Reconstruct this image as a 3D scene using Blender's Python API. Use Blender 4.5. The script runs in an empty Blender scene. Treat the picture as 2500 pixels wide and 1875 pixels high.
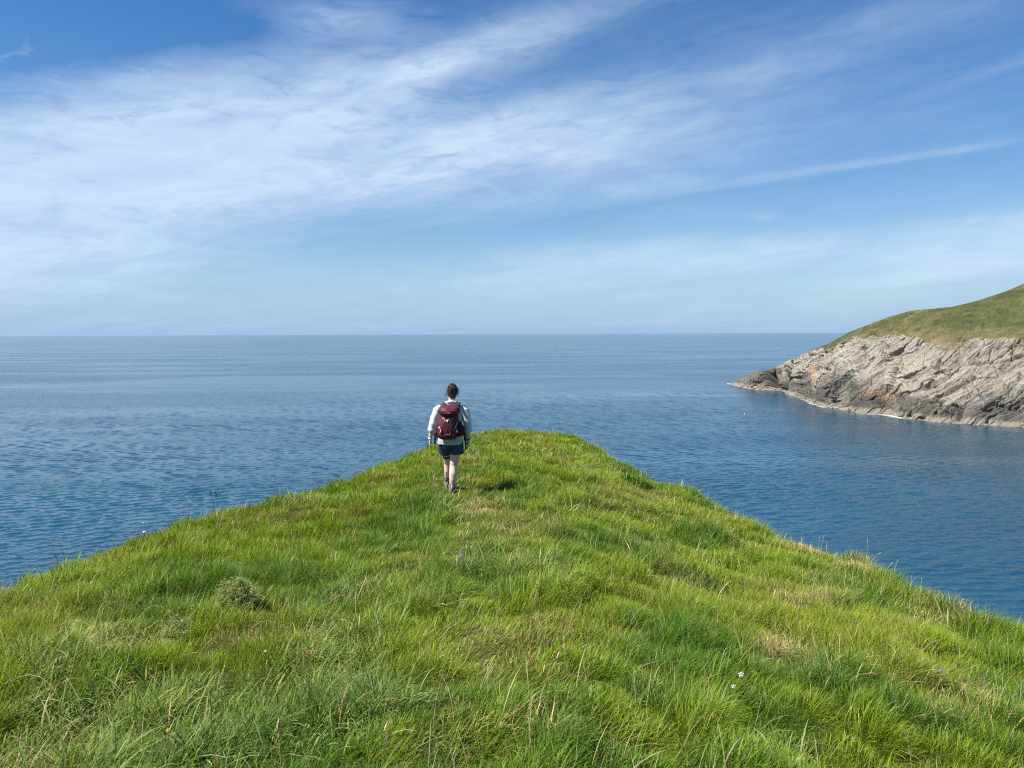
import bpy, bmesh, math, random
import numpy as np
from mathutils import Matrix, Vector

random.seed(7)
RNG = np.random.default_rng(11)
R = math.radians
scene = bpy.context.scene
COL = scene.collection

# ------------------------------------------------------------------ camera
CAM_Z = 30.0                      # metres above the sea
FPX = 1819.0                      # focal length in photo pixels (2500 wide)
cam_data = bpy.data.cameras.new("camera")
cam_data.sensor_width = 36.0
cam_data.lens = 36.0 * FPX / 2500.0
cam_data.clip_start = 0.05
cam_data.clip_end = 60000.0
cam = bpy.data.objects.new("camera", cam_data)
COL.objects.link(cam)
CAM_M = Matrix.Rotation(R(90 - 3.90), 4, 'X') @ Matrix.Rotation(R(-0.22), 4, 'Z')
cam.matrix_world = Matrix.Translation((0, 0, CAM_Z)) @ CAM_M
scene.camera = cam
M3 = np.array(CAM_M.to_3x3())

# ------------------------------------------------------------------ sun and sky
SUN_EL, SUN_AZ = 54.0, (-0.93, -0.36)           # horizontal direction towards the sun
_l = math.hypot(*SUN_AZ)
sun_dir = Vector((SUN_AZ[0] / _l * math.cos(R(SUN_EL)), SUN_AZ[1] / _l * math.cos(R(SUN_EL)), math.sin(R(SUN_EL))))
sl = bpy.data.lights.new("sun", 'SUN')
sl.energy = 5.0
sl.angle = R(0.55)
sl.color = (1.0, 0.955, 0.88)
sun = bpy.data.objects.new("sun", sl)
COL.objects.link(sun)
sun.rotation_euler = sun_dir.to_track_quat('Z', 'Y').to_euler()
sun.location = (0, 0, 80)

scene.view_settings.view_transform = 'Standard'
scene.view_settings.look = 'None'
scene.view_settings.exposure = 0.85
scene.view_settings.gamma = 1.0
scene.render.engine = 'CYCLES'
scene.cycles.max_bounces = 6
scene.cycles.diffuse_bounces = 3
scene.cycles.glossy_bounces = 3
scene.cycles.transmission_bounces = 4
scene.cycles.transparent_max_bounces = 6
scene.cycles.use_denoising = False
scene.cycles.filter_width = 1.15
scene.cycles.caustics_reflective = False
scene.cycles.caustics_refractive = False


class NT:
    """tiny node-tree helper"""
    def __init__(s, tree):
        s.t = tree

    def n(s, typ, **kw):
        nd = s.t.nodes.new(typ)
        for k, v in kw.items():
            setattr(nd, k, v)
        return nd

    def link(s, a, b):
        s.t.links.new(a, b)

    def val(s, sock, v):
        if hasattr(v, 'links') or isinstance(v, bpy.types.NodeSocket):
            s.link(v, sock)
        else:
            sock.default_value = v

    def math(s, op, a, b=None, c=None, clamp=False):
        nd = s.n('ShaderNodeMath', operation=op, use_clamp=clamp)
        s.val(nd.inputs[0], a)
        if b is not None:
            s.val(nd.inputs[1], b)
        if c is not None:
            s.val(nd.inputs[2], c)
        return nd.outputs[0]

    def noise(s, vec, scale, detail=4, rough=0.55, dist=0.0):
        nd = s.n('ShaderNodeTexNoise')
        if vec is not None:
            s.link(vec, nd.inputs['Vector'])
        nd.inputs['Scale'].default_value = scale
        nd.inputs['Detail'].default_value = detail
        nd.inputs['Roughness'].default_value = rough
        nd.inputs['Distortion'].default_value = dist
        return nd.outputs['Fac']

    def mapr(s, v, a, b, c=0.0, d=1.0, smooth=False):
        nd = s.n('ShaderNodeMapRange')
        if smooth:
            nd.interpolation_type = 'SMOOTHSTEP'
        s.val(nd.inputs['Value'], v)
        nd.inputs['From Min'].default_value = a
        nd.inputs['From Max'].default_value = b
        nd.inputs['To Min'].default_value = c
        nd.inputs['To Max'].default_value = d
        return nd.outputs[0]

    def mix(s, f, a, b, mode='MIX'):
        nd = s.n('ShaderNodeMix', data_type='RGBA', blend_type=mode)
        s.val(nd.inputs[0], f)
        s.val(nd.inputs[6], a)
        s.val(nd.inputs[7], b)
        return nd.outputs[2]


def ray_dir(u, v):
    """photo pixel (2500 wide) -> unit direction"""
    d = M3 @ np.array([(u - 1250.0) / FPX, -(v - 937.5) / FPX, -1.0])
    return d / np.linalg.norm(d)


world = bpy.data.worlds.new("World")
scene.world = world
world.use_nodes = True
wt = world.node_tree
wt.nodes.clear()
W = NT(wt)
sky = W.n('ShaderNodeTexSky', sky_type='NISHITA')
sky.sun_disc = False
sky.sun_elevation = R(SUN_EL)
sky.sun_rotation = math.atan2(sun_dir.x, sun_dir.y)
sky.altitude = 30.0
sky.air_density = 1.0
sky.dust_density = 0.3
sky.ozone_density = 1.6
hsv = W.n('ShaderNodeHueSaturation')
hsv.inputs['Hue'].default_value = 0.508
hsv.inputs['Saturation'].default_value = 1.42
hsv.inputs['Value'].default_value = 1.0
W.link(sky.outputs[0], hsv.inputs['Color'])
bg_sky = W.n('ShaderNodeBackground')
#SKYLINK
bg_sky.inputs[1].default_value = 0.070
HAZE_COL = (2.32, 3.98, 6.3, 1)
tc = W.n('ShaderNodeTexCoord')
sep = W.n('ShaderNodeSeparateXYZ')
W.link(tc.outputs['Generated'], sep.inputs[0])
dx, dy, dz = sep.outputs
az = W.math('ARCTAN2', dx, dy)
el = W.math('ARCSINE', dz)
# cloud-sheet plane coordinates: streaks run towards one vanishing point on the horizon
zz = W.math('ADD', W.math('MAXIMUM', dz, 0.0), 0.07)
qx = W.math('DIVIDE', dx, zz)
qy = W.math('DIVIDE', dy, zz)
SA = R(-50.5)
sc_ = W.math('ADD', W.math('MULTIPLY', qx, math.sin(SA)), W.math('MULTIPLY', qy, math.cos(SA)))
tc_ = W.math('SUBTRACT', W.math('MULTIPLY', qx, math.cos(SA)), W.math('MULTIPLY', qy, math.sin(SA)))


def comb(a, b, c=0.0):
    nd = W.n('ShaderNodeCombineXYZ')
    W.val(nd.inputs[0], a)
    W.val(nd.inputs[1], b)
    W.val(nd.inputs[2], c)
    return nd.outputs[0]


streak_v = comb(W.math('MULTIPLY', sc_, 0.16), W.math('MULTIPLY', tc_, 1.0))
fine_v = comb(W.math('MULTIPLY', sc_, 0.30), W.math('MULTIPLY', tc_, 2.6))
puff_v = comb(qx, qy)
n_streak = W.noise(streak_v, 1.1, 5, 0.55, 0.6)
n_fine = W.noise(fine_v, 2.0, 6, 0.62, 0.5)
n_puff = W.noise(puff_v, 1.3, 7, 0.58, 0.25)
n_edge = W.noise(comb(W.math('MULTIPLY', az, 4.2), W.math('SUBTRACT', W.math('MULTIPLY', el, 17.0), W.math('MULTIPLY', az, 2.4))), 1.6, 8, 0.66, 0.5)
# warp the blob coordinates a little so that the masses have torn edges
azw = W.math('ADD', az, W.math('MULTIPLY', W.math('SUBTRACT', n_puff, 0.5), 0.22))
elw = W.math('ADD', el, W.math('MULTIPLY', W.math('SUBTRACT', n_streak, 0.5), 0.06))

# (x, y, rx, ry, angle, weight) of each cloud mass as seen in a 2212-wide picture
BLOBS = [
    (60, 420, 450, 190, 6, 0.66), (330, 330, 430, 120, 12, 0.38), (690, 235, 360, 95, 8, 0.44), (1110, 85, 270, 38, 18, 0.44), (930, 140, 110, 28, 22, 0.22),
    (730, 40, 130, 34, -4, 0.34), (1230, 265, 440, 72, 11, 0.30), (1100, 430, 520, 80, 7, 0.16), (1640, 150, 260, 26, 11, 0.15), (1300, 340, 400, 85, 8, 0.20),
    (860, 340, 420, 75, 5, 0.40), (1820, 362, 360, 15, 9, 0.26), (1330, 575, 360, 44, 5, 0.44), (1340, 540, 160, 22, 10, 0.16),
    (2170, 530, 380, 66, 11, 0.60), (1950, 35, 230, 34, 12, 0.13), (330, 190, 300, 50, 14, 0.16), (45, 90, 95, 12, 42, 0.30),
    (130, 560, 560, 60, 0, 0.36), (1100, 690, 2600, 60, 0, 0.14), (2100, 165, 260, 16, 20, 0.10),
    (1700, 545, 280, 30, 7, 0.30), (500, 440, 330, 60, 3, 0.20), (1430, 390, 50, 14, 0, 0.18), (1340, 410, 40, 12, 0, 0.16), (1050, 405, 22, 14, 10, 0.22), (1655, 465, 45, 8, 3, 0.18),
    (1150, 190, 190, 26, 13, -0.10), (1500, 130, 950, 260, 10, 0.05), (120, 40, 330, 60, 18, -0.34), (430, 85, 230, 34, 14, -0.18),
    (850, 530, 480, 34, 6, -0.20), (250, 625, 300, 8, 0, -0.10),
]
dens = None
K = 2500.0 / 2212.0
for (bx, by, rx, ry, ang, wgt) in BLOBS:
    c = ray_dir(bx * K, by * K)
    ca, ce = math.atan2(c[0], c[1]), math.asin(c[2])
    a_ = R(ang)
    d1 = ray_dir((bx + 60 * math.cos(a_)) * K, (by - 60 * math.sin(a_)) * K)
    va, ve = math.atan2(d1[0], d1[1]) - ca, math.asin(d1[2]) - ce
    ln = math.hypot(va, ve)
    sc = ln / 60.0
    va, ve = va / ln, ve / ln
    u1 = W.math('SUBTRACT', azw, ca)
    u2 = W.math('SUBTRACT', elw, ce)
    p = W.math('ADD', W.math('MULTIPLY', u1, va / (rx * sc)), W.math('MULTIPLY', u2, ve / (rx * sc)))
    q = W.math('ADD', W.math('MULTIPLY', u1, -ve / (ry * sc)), W.math('MULTIPLY', u2, va / (ry * sc)))
    g = W.math('ADD', W.math('MULTIPLY', p, p), W.math('MULTIPLY', q, q))
    g = W.math('EXPONENT', W.math('MULTIPLY', g, -0.9))
    g = W.math('MULTIPLY', g, wgt)
    dens = g if dens is None else W.math('ADD', dens, g)
det = W.math('ADD', W.math('MULTIPLY', W.math('SUBTRACT', n_streak, 0.5), 0.62),
             W.math('MULTIPLY', W.math('SUBTRACT', n_fine, 0.5), 0.42))
det = W.math('ADD', det, W.math('MULTIPLY', W.math('SUBTRACT', n_edge, 0.5), 0.85))
n_ripple = W.noise(comb(W.math('MULTIPLY', az, 9.0), W.math('MULTIPLY', el, 34.0)), 1.3, 6, 0.62, 1.0)
rip = W.mapr(n_ripple, 0.50, 0.66, 0.0, 0.22, True)
det = W.math('SUBTRACT', det, W.math('MULTIPLY', rip, W.mapr(az, -0.1, 0.5, 1.0, 0.25)))
lay = W.math('MULTIPLY', det, W.math('ADD', W.math('MULTIPLY', dens, 0.9), 0.22))
dens = W.math('ADD', W.math('MULTIPLY', dens, 1.08), lay, clamp=False)
dens = W.math('MINIMUM', W.math('MAXIMUM', dens, 0.0), 0.86)
hz = W.math('MULTIPLY', W.math('EXPONENT', W.math('MULTIPLY', W.math('MAXIMUM', dz, 0.0), -7.0)), 0.93)
W.link(W.mix(hz, hsv.outputs[0], HAZE_COL), bg_sky.inputs[0])
bg_cl = W.n('ShaderNodeBackground')
cl_col = W.mix(W.mapr(n_edge, 0.3, 0.75), (0.40, 0.51, 0.68, 1), (0.53, 0.65, 0.75, 1))
W.link(cl_col, bg_cl.inputs[0])
bg_cl.inputs[1].default_value = 0.76
mx = W.n('ShaderNodeMixShader')
W.link(dens, mx.inputs[0])
W.link(bg_sky.outputs[0], mx.inputs[1])
W.link(bg_cl.outputs[0], mx.inputs[2])
wo = W.n('ShaderNodeOutputWorld')
W.link(mx.outputs[0], wo.inputs[0])


# ------------------------------------------------------------------ helpers
def tag(o, label=None, cat=None, group=None, kind=None):
    if label:
        o['label'] = label
    if cat:
        o['category'] = cat
    if group:
        o['group'] = group
    if kind:
        o['kind'] = kind
    return o


def empty(name, loc=(0, 0, 0), rot=(0, 0, 0)):
    o = bpy.data.objects.new(name, None)
    o.empty_display_size = 0.1
    COL.objects.link(o)
    o.location = loc
    o.rotation_euler = rot
    return o


def new_mat(name):
    m = bpy.data.materials.new(name)
    m.use_nodes = True
    m.node_tree.nodes.clear()
    h = NT(m.node_tree)
    out = h.n('ShaderNodeOutputMaterial')
    return m, h, out


def simple_mat(name, col, rough=0.7, var=0.12, scale=30.0, bump=0.0, spec=0.4, metal=0.0, bscale=None):
    m, h, out = new_mat(name)
    b = h.n('ShaderNodeBsdfPrincipled')
    t = h.n('ShaderNodeTexCoord')
    n = h.noise(t.outputs['Object'], scale, 4, 0.6)
    f = h.mapr(n, 0.3, 0.7)
    lo = tuple(c * (1 - var) for c in col) + (1,)
    hi = tuple(min(1, c * (1 + var)) for c in col) + (1,)
    h.link(h.mix(f, lo, hi), b.inputs['Base Color'])
    b.inputs['Roughness'].default_value = rough
    b.inputs['Metallic'].default_value = metal
    b.inputs['Specular IOR Level'].default_value = spec
    if bump > 0:
        bn = h.n('ShaderNodeBump')
        bn.inputs['Strength'].default_value = 1.0
        bn.inputs['Distance'].default_value = bump
        h.link(h.noise(t.outputs['Object'], bscale or scale * 3, 3, 0.6), bn.inputs['Height'])
        h.link(bn.outputs[0], b.inputs['Normal'])
    h.link(b.outputs[0], out.inputs[0])
    return m


def np_mesh(name, verts, quads=None, tris=None, mat=None, attrs=None, smooth=True, parent=None):
    """mesh from numpy arrays; attrs: {name: (n,) floats or (n,3) colours} on points"""
    me = bpy.data.meshes.new(name)
    nv = len(verts)
    me.vertices.add(nv)
    me.vertices.foreach_set('co', np.ascontiguousarray(verts, dtype=np.float32).ravel())
    loops, starts, tot = [], [], 0
    nq = 0 if quads is None else len(quads)
    nt = 0 if tris is None else len(tris)
    if nq:
        loops.append(np.asarray(quads, dtype=np.int32).ravel())
        starts.append(np.arange(nq, dtype=np.int32) * 4)
        tot = nq * 4
    if nt:
        loops.append(np.asarray(tris, dtype=np.int32).ravel())
        starts.append(np.arange(nt, dtype=np.int32) * 3 + tot)
    loops = np.concatenate(loops)
    starts = np.concatenate(starts)
    me.loops.add(len(loops))
    me.loops.foreach_set('vertex_index', loops)
    me.polygons.add(nq + nt)
    me.polygons.foreach_set('loop_start', starts)
    me.update(calc_edges=True)
    if smooth:
        me.polygons.foreach_set('use_smooth', np.ones(nq + nt, dtype=bool))
    for k, a in (attrs or {}).items():
        a = np.asarray(a, dtype=np.float32)
        if a.ndim == 1:
            at = me.attributes.new(k, 'FLOAT', 'POINT')
            at.data.foreach_set('value', a)
        else:
            at = me.attributes.new(k, 'FLOAT_COLOR', 'POINT')
            at.data.foreach_set('color', np.concatenate([a, np.ones((nv, 1), np.float32)], 1).ravel())
    if mat:
        me.materials.append(mat)
    o = bpy.data.objects.new(name, me)
    COL.objects.link(o)
    if parent:
        o.parent = parent
    return o


# value-gradient noise in numpy -------------------------------------------------
def _hash(ix, iy, iz, seed):
    h = (ix.astype(np.int64) * 374761393 + iy.astype(np.int64) * 668265263 + iz.astype(np.int64) * 2147483647 + seed * 974634777)
    h = (h ^ (h >> 13)) * 1274126177
    h = h & 0x7fffffffffff
    return ((h ^ (h >> 16)) & 0xffffff) / float(0xffffff)


def vnoise(x, y, z=None, seed=0):
    """smooth value noise in -1..1"""
    if z is None:
        z = np.zeros_like(x)
    x0, y0, z0 = np.floor(x), np.floor(y), np.floor(z)
    fx, fy, fz = x - x0, y - y0, z - z0
    fx, fy, fz = [f * f * f * (f * (f * 6 - 15) + 10) for f in (fx, fy, fz)]
    r = 0
    for i in (0, 1):
        for j in (0, 1):
            for k in (0, 1):
                w = (fx if i else 1 - fx) * (fy if j else 1 - fy) * (fz if k else 1 - fz)
                r = r + w * _hash(x0 + i, y0 + j, z0 + k, seed)
    return r * 2 - 1


def fbm(x, y, z=None, octv=4, seed=0, gain=0.5):
    r, a, t = 0, 1.0, 0
    if z is None:
        z = np.zeros_like(x)
    for o in range(octv):
        f = 2.03 ** o
        r = r + a * vnoise(x * f + 17.3 * o, y * f - 9.1 * o, z * f + 3.7 * o, seed + o)
        t += a
        a *= gain
    return r / t


def sstep(a, b, x):
    t = np.clip((x - a) / (b - a), 0, 1)
    return t * t * (3 - 2 * t)


# ------------------------------------------------------------------ the promontory (ground)
EYE = 1.70
# (x, y) of the brow in a 2212-wide picture, distance from the camera in metres
EDGE_PX = [(0, 1275, 8.3), (100, 1225, 9.2), (200, 1185, 10.0), (330, 1140, 11.1), (470, 1098, 12.3), (600, 1065, 13.4),
           (700, 1045, 14.2), (760, 1035, 14.8), (850, 990, 17.2), (910, 965, 19.0), (960, 946, 21.5), (1010, 935, 23.0),
           (1080, 928, 24.0), (1180, 930, 24.0), (1250, 944, 23.0), (1300, 973, 20.5), (1360, 1003, 18.2),
           (1420, 1035, 16.6), (1470, 1049, 15.9), (1500, 1060, 15.4), (1560, 1090, 14.0), (1640, 1132, 12.7),
           (1700, 1162, 11.8), (1730, 1170, 11.5), (1770, 1185, 11.2), (1810, 1191, 11.0), (1860, 1203, 10.7),
           (1900, 1233, 10.2), (2000, 1283, 9.4), (2100, 1325, 8.9), (2212, 1363, 8.5)]
GRASS_TOP = 0.13
ea, ed, ez = [], [], []
for x, y, r in EDGE_PX:
    d = ray_dir(x * K, y * K)
    hr = math.hypot(d[0], d[1])
    ea.append(math.atan2(d[0], d[1]))
    ed.append(r)
    ez.append(d[2] / hr * r - GRASS_TOP)
for x, y, z in [(-5.6, 4.0, -2.3), (-7.0, 0.0, -2.1), (-10, -6, -1.9), (-18, -14, -1.2), (-16, -40, 2.0)]:
    ea.insert(0, math.atan2(x, y))
    ed.insert(0, math.hypot(x, y))
    ez.insert(0, z)
for x, y, z in [(5.9, 4.0, -2.7), (8.0, 0.0, -2.5), (12, -6, -2.3), (20, -14, -1.4), (20, -40, 2.0)]:
    ea.append(math.atan2(x, y))
    ed.append(math.hypot(x, y))
    ez.append(z)
ea, ed, ez = map(np.array, (ea, ed, ez))
ta = np.linspace(-math.pi, math.pi, 2881)
tD = np.interp(ta, ea, ed, period=2 * math.pi)
tZ = np.interp(ta, ea, ez, period=2 * math.pi)
kern = np.hanning(13)
kern /= kern.sum()
tD = np.convolve(np.pad(tD, 6, mode='wrap'), kern, 'valid')
tZ = np.convolve(np.pad(tZ, 6, mode='wrap'), kern, 'valid')


def brow(x, y):
    a = np.arctan2(x, y)
    return np.interp(a, ta, tD), np.interp(a, ta, tZ)


def ground_z(x, y):
    """height above the sea of the grass promontory"""
    x = np.asarray(x, float)
    y = np.asarray(y, float)
    r = np.hypot(x, y)
    D, Z = brow(x, y)
    t = np.minimum(r / D, 1.0)
    zi = -EYE + (Z + EYE) * t
    # bumps and hollows of the sward
    b = 0.075 * fbm(x * 0.55, y * 0.45, octv=3, seed=5) + 0.07 * fbm(x * 1.9, y * 1.7, octv=2, seed=9)
    b = b + 0.16 * vnoise(x * 0.22 + 3.1, y * 0.2, seed=21) * sstep(1.0, 0.6, t)
    hollow = -0.10 * np.exp(-((x + 2.55) ** 2 + (y - 13.0) ** 2) / 1.2)
    dd = np.maximum(r - D, 0.0)
    drop = 1.15 * (np.sqrt(dd * dd + 0.55 ** 2) - 0.55)
    rock = sstep(4, 12, drop)
    rk = rock * (1.6 * fbm(x * 0.25, y * 0.25, drop * 0.2, 5, seed=31) + 0.4 * fbm(x, y, drop, 3, seed=33))
    return CAM_Z + zi + b + hollow - drop + rk


def hit_ground(u, v):
    """where the sight line through a photo pixel meets the sward"""
    d = ray_dir(u, v)
    ts = np.arange(1.0, 40.0, 0.01)
    P = np.array([0, 0, CAM_Z]) + ts[:, None] * d
    below = P[:, 2] < ground_z(P[:, 0], P[:, 1])
    i = int(np.argmax(below)) if below.any() else len(ts) - 1
    p = P[i]
    return Vector((p[0], p[1], float(ground_z(p[0], p[1]))))


naz, nin, nout = 1080, 170, 110
A = np.linspace(-math.pi, math.pi, naz, endpoint=False)
Da = np.interp(A, ta, tD)
frac = np.concatenate([np.linspace(0.004, 1, nin) ** 0.8])
outd = 42.0 * np.linspace(0, 1, nout + 1)[1:] ** 1.8
rr = np.concatenate([frac[:, None] * Da[None], Da[None] + outd[:, None]], 0)
gx, gy = rr * np.sin(A)[None], rr * np.cos(A)[None]
gz = np.maximum(ground_z(gx, gy), -4.0)
V = np.stack([gx, gy, gz], -1).reshape(-1, 3)
nr = nin + nout
I = np.arange(nr * naz).reshape(nr, naz)
J = np.roll(I, -1, 1)
quads = np.stack([I[:-1], I[1:], J[1:], J[:-1]], -1).reshape(-1, 4)
m_ground, h, out = new_mat("turf_and_rock")
b = h.n('ShaderNodeBsdfPrincipled')
b.inputs['Roughness'].default_value = 0.95
b.inputs['Specular IOR Level'].default_value = 0.1
geo = h.n('ShaderNodeNewGeometry')
sp = h.n('ShaderNodeSeparateXYZ')
h.link(geo.outputs['Position'], sp.inputs[0])
n1 = h.noise(geo.outputs['Position'], 3.0, 5, 0.65)
n2 = h.noise(geo.outputs['Position'], 45.0, 3, 0.6)
turf = h.mix(h.mapr(n1, 0.35, 0.65), (0.025, 0.042, 0.010, 1), (0.060, 0.070, 0.018, 1))
turf = h.mix(h.mapr(n2, 0.4, 0.7), turf, (0.09, 0.075, 0.035, 1))
rockc = h.mix(h.mapr(h.noise(geo.outputs['Position'], 0.8, 6, 0.7), 0.35, 0.65), (0.10, 0.095, 0.085, 1), (0.32, 0.28, 0.22, 1))
zf = h.mapr(h.math('ADD', sp.outputs[2], h.math('MULTIPLY', n1, 4.0)), 17.0, 21.0)
h.link(h.mix(zf, rockc, turf), b.inputs['Base Color'])
bp = h.n('ShaderNodeBump')
bp.inputs['Distance'].default_value = 0.04
h.link(n2, bp.inputs['Height'])
h.link(bp.outputs[0], b.inputs['Normal'])
h.link(b.outputs[0], out.inputs[0])
ground = np_mesh("ground", V, quads=quads, mat=m_ground)
tag(ground, kind='structure')

# ------------------------------------------------------------------ the sea
m_sea, h, out = new_mat("sea_water")
b = h.n('ShaderNodeBsdfPrincipled')
geo = h.n('ShaderNodeNewGeometry')
pos = geo.outputs['Position']


def mapped(vec, rotz, sx, sy):
    mp = h.n('ShaderNodeMapping', vector_type='POINT')
    h.link(vec, mp.inputs['Vector'])
    mp.inputs['Rotation'].default_value = (0, 0, R(rotz))
    mp.inputs['Scale'].default_value = (sx, sy, 1)
    return mp.outputs[0]


near_a = h.n('ShaderNodeAttribute', attribute_name='near').outputs['Fac']
w1 = h.noise(mapped(pos, -14, 0.75, 1.0), 1.3, 3, 0.55, 0.3)
w2 = h.noise(mapped(pos, 22, 0.75, 1.0), 0.5, 3, 0.5, 0.3)
w3 = h.noise(mapped(pos, -8, 0.6, 1.0), 0.10, 2, 0.5, 0.2)
wf = h.noise(mapped(pos, 5, 0.7, 1.0), 3.6, 2, 0.5)
slick = h.noise(mapped(pos, -6, 0.0035, 0.016), 1.0, 5, 0.62, 0.6)
calm = h.mapr(slick, 0.40, 0.62, 1.25, 0.12, True)
far_f = h.math('SUBTRACT', 1.0, near_a)
hh = h.math('MULTIPLY', w2, h.math('MULTIPLY', far_f, 0.80))
hh = h.math('ADD', hh, h.math('MULTIPLY', w1, 0.15))
hh = h.math('ADD', hh, h.math('MULTIPLY', wf, 0.032))
hh = h.math('MULTIPLY', hh, calm)
hh = h.math('ADD', hh, h.math('MULTIPLY', w3, h.math('MULTIPLY', far_f, 0.9)))
bp = h.n('ShaderNodeBump')
bp.inputs['Strength'].default_value = 1.0
bp.inputs['Distance'].default_value = 1.0
h.link(hh, bp.inputs['Height'])
h.link(bp.outputs[0], b.inputs['Normal'])
deep = h.noise(mapped(pos, 10, 0.01, 0.02), 1.0, 4, 0.6)
h.link(h.mix(h.mapr(deep, 0.35, 0.65), (0.009, 0.046, 0.084, 1), (0.014, 0.066, 0.104, 1)), b.inputs['Base Color'])
h.link(h.math('ADD', 0.09, h.math('MULTIPLY', far_f, 0.06)), b.inputs['Roughness'])
b.inputs['IOR'].default_value = 1.333
h.link(b.outputs[0], out.inputs[0])
rs = np.concatenate([[2.0, 12, 24, 34, 42], np.exp(np.arange(math.log(48), math.log(620), 0.0023)), np.geomspace(660, 26000, 34)])
aa = np.concatenate([np.arange(-50, 50, 0.062), np.arange(50, 310, 4.0)]) * math.pi / 180
RS, AA = np.meshgrid(rs, aa, indexing='ij')
SX, SY = RS * np.sin(AA), RS * np.cos(AA)
fade = sstep(42, 60, RS) * sstep(620, 260, RS) * sstep(R(50), R(46), np.abs((AA + math.pi) % (2 * math.pi) - math.pi))
lane = 0.55 + 0.50 * np.clip(0.5 + 1.6 * fbm(SX * 0.004, SY * 0.014, octv=3, seed=205), 0, 1)
SZ = np.zeros_like(SX)
wr = np.random.default_rng(3)
NW = 60
for i in range(NW):
    lam = math.exp(wr.uniform(math.log(0.65), math.log(3.2)))
    dr_ = R(103) + wr.normal(0, R(27))
    kx, ky = math.cos(dr_) * 2 * math.pi / lam, math.sin(dr_) * 2 * math.pi / lam
    am = 0.150 * math.sqrt(2 / NW) * lam / (2 * math.pi)
    res = sstep(0.45, 0.25, RS * 0.0023 / lam)           # drop waves the grid is too coarse for
    SZ += am * res * np.sin(kx * SX + ky * SY + wr.uniform(0, 6.28))
SZ *= fade * lane
P = np.stack([SX, SY, SZ], -1).reshape(-1, 3)
na_ = len(aa)
I = np.arange(len(rs) * na_).reshape(len(rs), na_)
J = np.roll(I, -1, 1)
Q = np.stack([I[:-1], I[1:], J[1:], J[:-1]], -1).reshape(-1, 4)
sea = np_mesh("water", P, quads=Q[:, ::-1], mat=m_sea, smooth=True, attrs={'near': fade.ravel()})
del RS, AA, SX, SY, SZ, P, Q
tag(sea, kind='structure')

# ------------------------------------------------------------------ the headland across the bay
BASE = [(1576, 831), (1605, 836), (1640, 842), (1665, 842), (1690, 845), (1700, 851), (1722, 858), (1735, 865), (1780, 880), (1812, 884),
        (1832, 887), (1860, 893), (1893, 895), (1915, 896), (1960, 905), (2010, 911), (2060, 915), (2130, 919), (2212, 924),
        (2400, 950), (2700, 1000), (3100, 1090)]
RIDGE = [(1576, 830), (1605, 817), (1625, 805), (1645, 800), (1662, 798), (1680, 791), (1700, 781), (1745, 760), (1790, 741), (1830, 718),
         (1880, 698), (1920, 683), (1960, 672), (2000, 668), (2050, 663), (2100, 650), (2130, 641), (2175, 624), (2212, 607),
         (2400, 560), (2700, 500), (3100, 450)]
BOUND = [(1576, 700), (1700, 730), (1745, 765), (1780, 757), (1830, 748), (1860, 738), (1900, 739), (1950, 735), (2000, 742), (2050, 740), (2100, 735), (2150, 742), (2212, 746),
         (2700, 760), (3100, 760)]
U = np.concatenate([np.linspace(1576, 2240, 1150), np.linspace(2240, 3100, 160)[1:]])
vb = np.interp(U, *zip(*BASE)) * K
vr = np.interp(U, *zip(*RIDGE)) * K
vg = np.interp(U, *zip(*BOUND)) * K
kern = np.hanning(9)
kern /= kern.sum()
sm = lambda a: np.convolve(np.pad(a, 4, mode='edge'), kern, 'valid')
vr = sm(vr)
UK = U * K


def rays(u, v):
    d = np.stack([(u - 1250) / FPX, -(v - 937.5) / FPX, -np.ones_like(u)], -1) @ M3.T
    hr = np.hypot(d[:, 0], d[:, 1])
    return d[:, 0] / hr, d[:, 1] / hr, d[:, 2] / hr


hx, hy, mb = rays(UK, vb)
_, _, mr = rays(UK, vr)
rb = -CAM_Z / mb
cc = 1.45
rg = (rb + CAM_Z * cc) / (1 - cc * mr)
hg = CAM_Z + rg * mr
hg = np.maximum(hg, 0.05)
nf, nbk = 430, 60
tf = np.linspace(-0.06, 1, nf)
tb = np.linspace(0, 1, nbk + 1)[1:]
rad = rb[None] + (rg - rb)[None] * tf[:, None]
hgt = hg[None] * (1.35 * tf - 0.35 * tf * tf)[:, None]
hgt[tf < 0] -= 0.4
wid = np.maximum(hg * 2.6, 6)
radb = rg[None] + wid[None] * tb[:, None]
hgtb = hg[None] * (1 + 0.25 * tb - 1.25 * tb ** 2)[:, None] * 1.0 - 3.0 * tb[:, None]
rad = np.concatenate([rad, radb])
hgt = np.concatenate([hgt, hgtb])
tt = np.concatenate([tf, 1 + tb])
X, Y = rad * hx[None], rad * hy[None]
nr, nc = rad.shape
# along-shore distance (grows to the right, towards the viewer)
seg = np.hypot(np.diff(rb * hx), np.diff(rb * hy))
sh = np.concatenate([[0], np.cumsum(seg)])
sh = sh / sh[-1] * (math.hypot(rb[0] * hx[0] - rb[-1] * hx[-1], rb[0] * hy[0] - rb[-1] * hy[-1]))
S = np.repeat(sh[None], nr, 0)
Z0 = hgt
# grass / rock
vimg = None
dep = (Z0 - CAM_Z) / rad
dg = rays(UK, vg)[2]
edge_n = fbm(S * 0.07, Z0 * 0.22, octv=5, seed=41, gain=0.62)
gm = (dep - dg[None]) * rad * 1.0 + edge_n * 5.5
grassm = sstep(-0.7, 0.9, gm)
grassm[nf:] = 1
rockm = 1 - grassm
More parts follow.
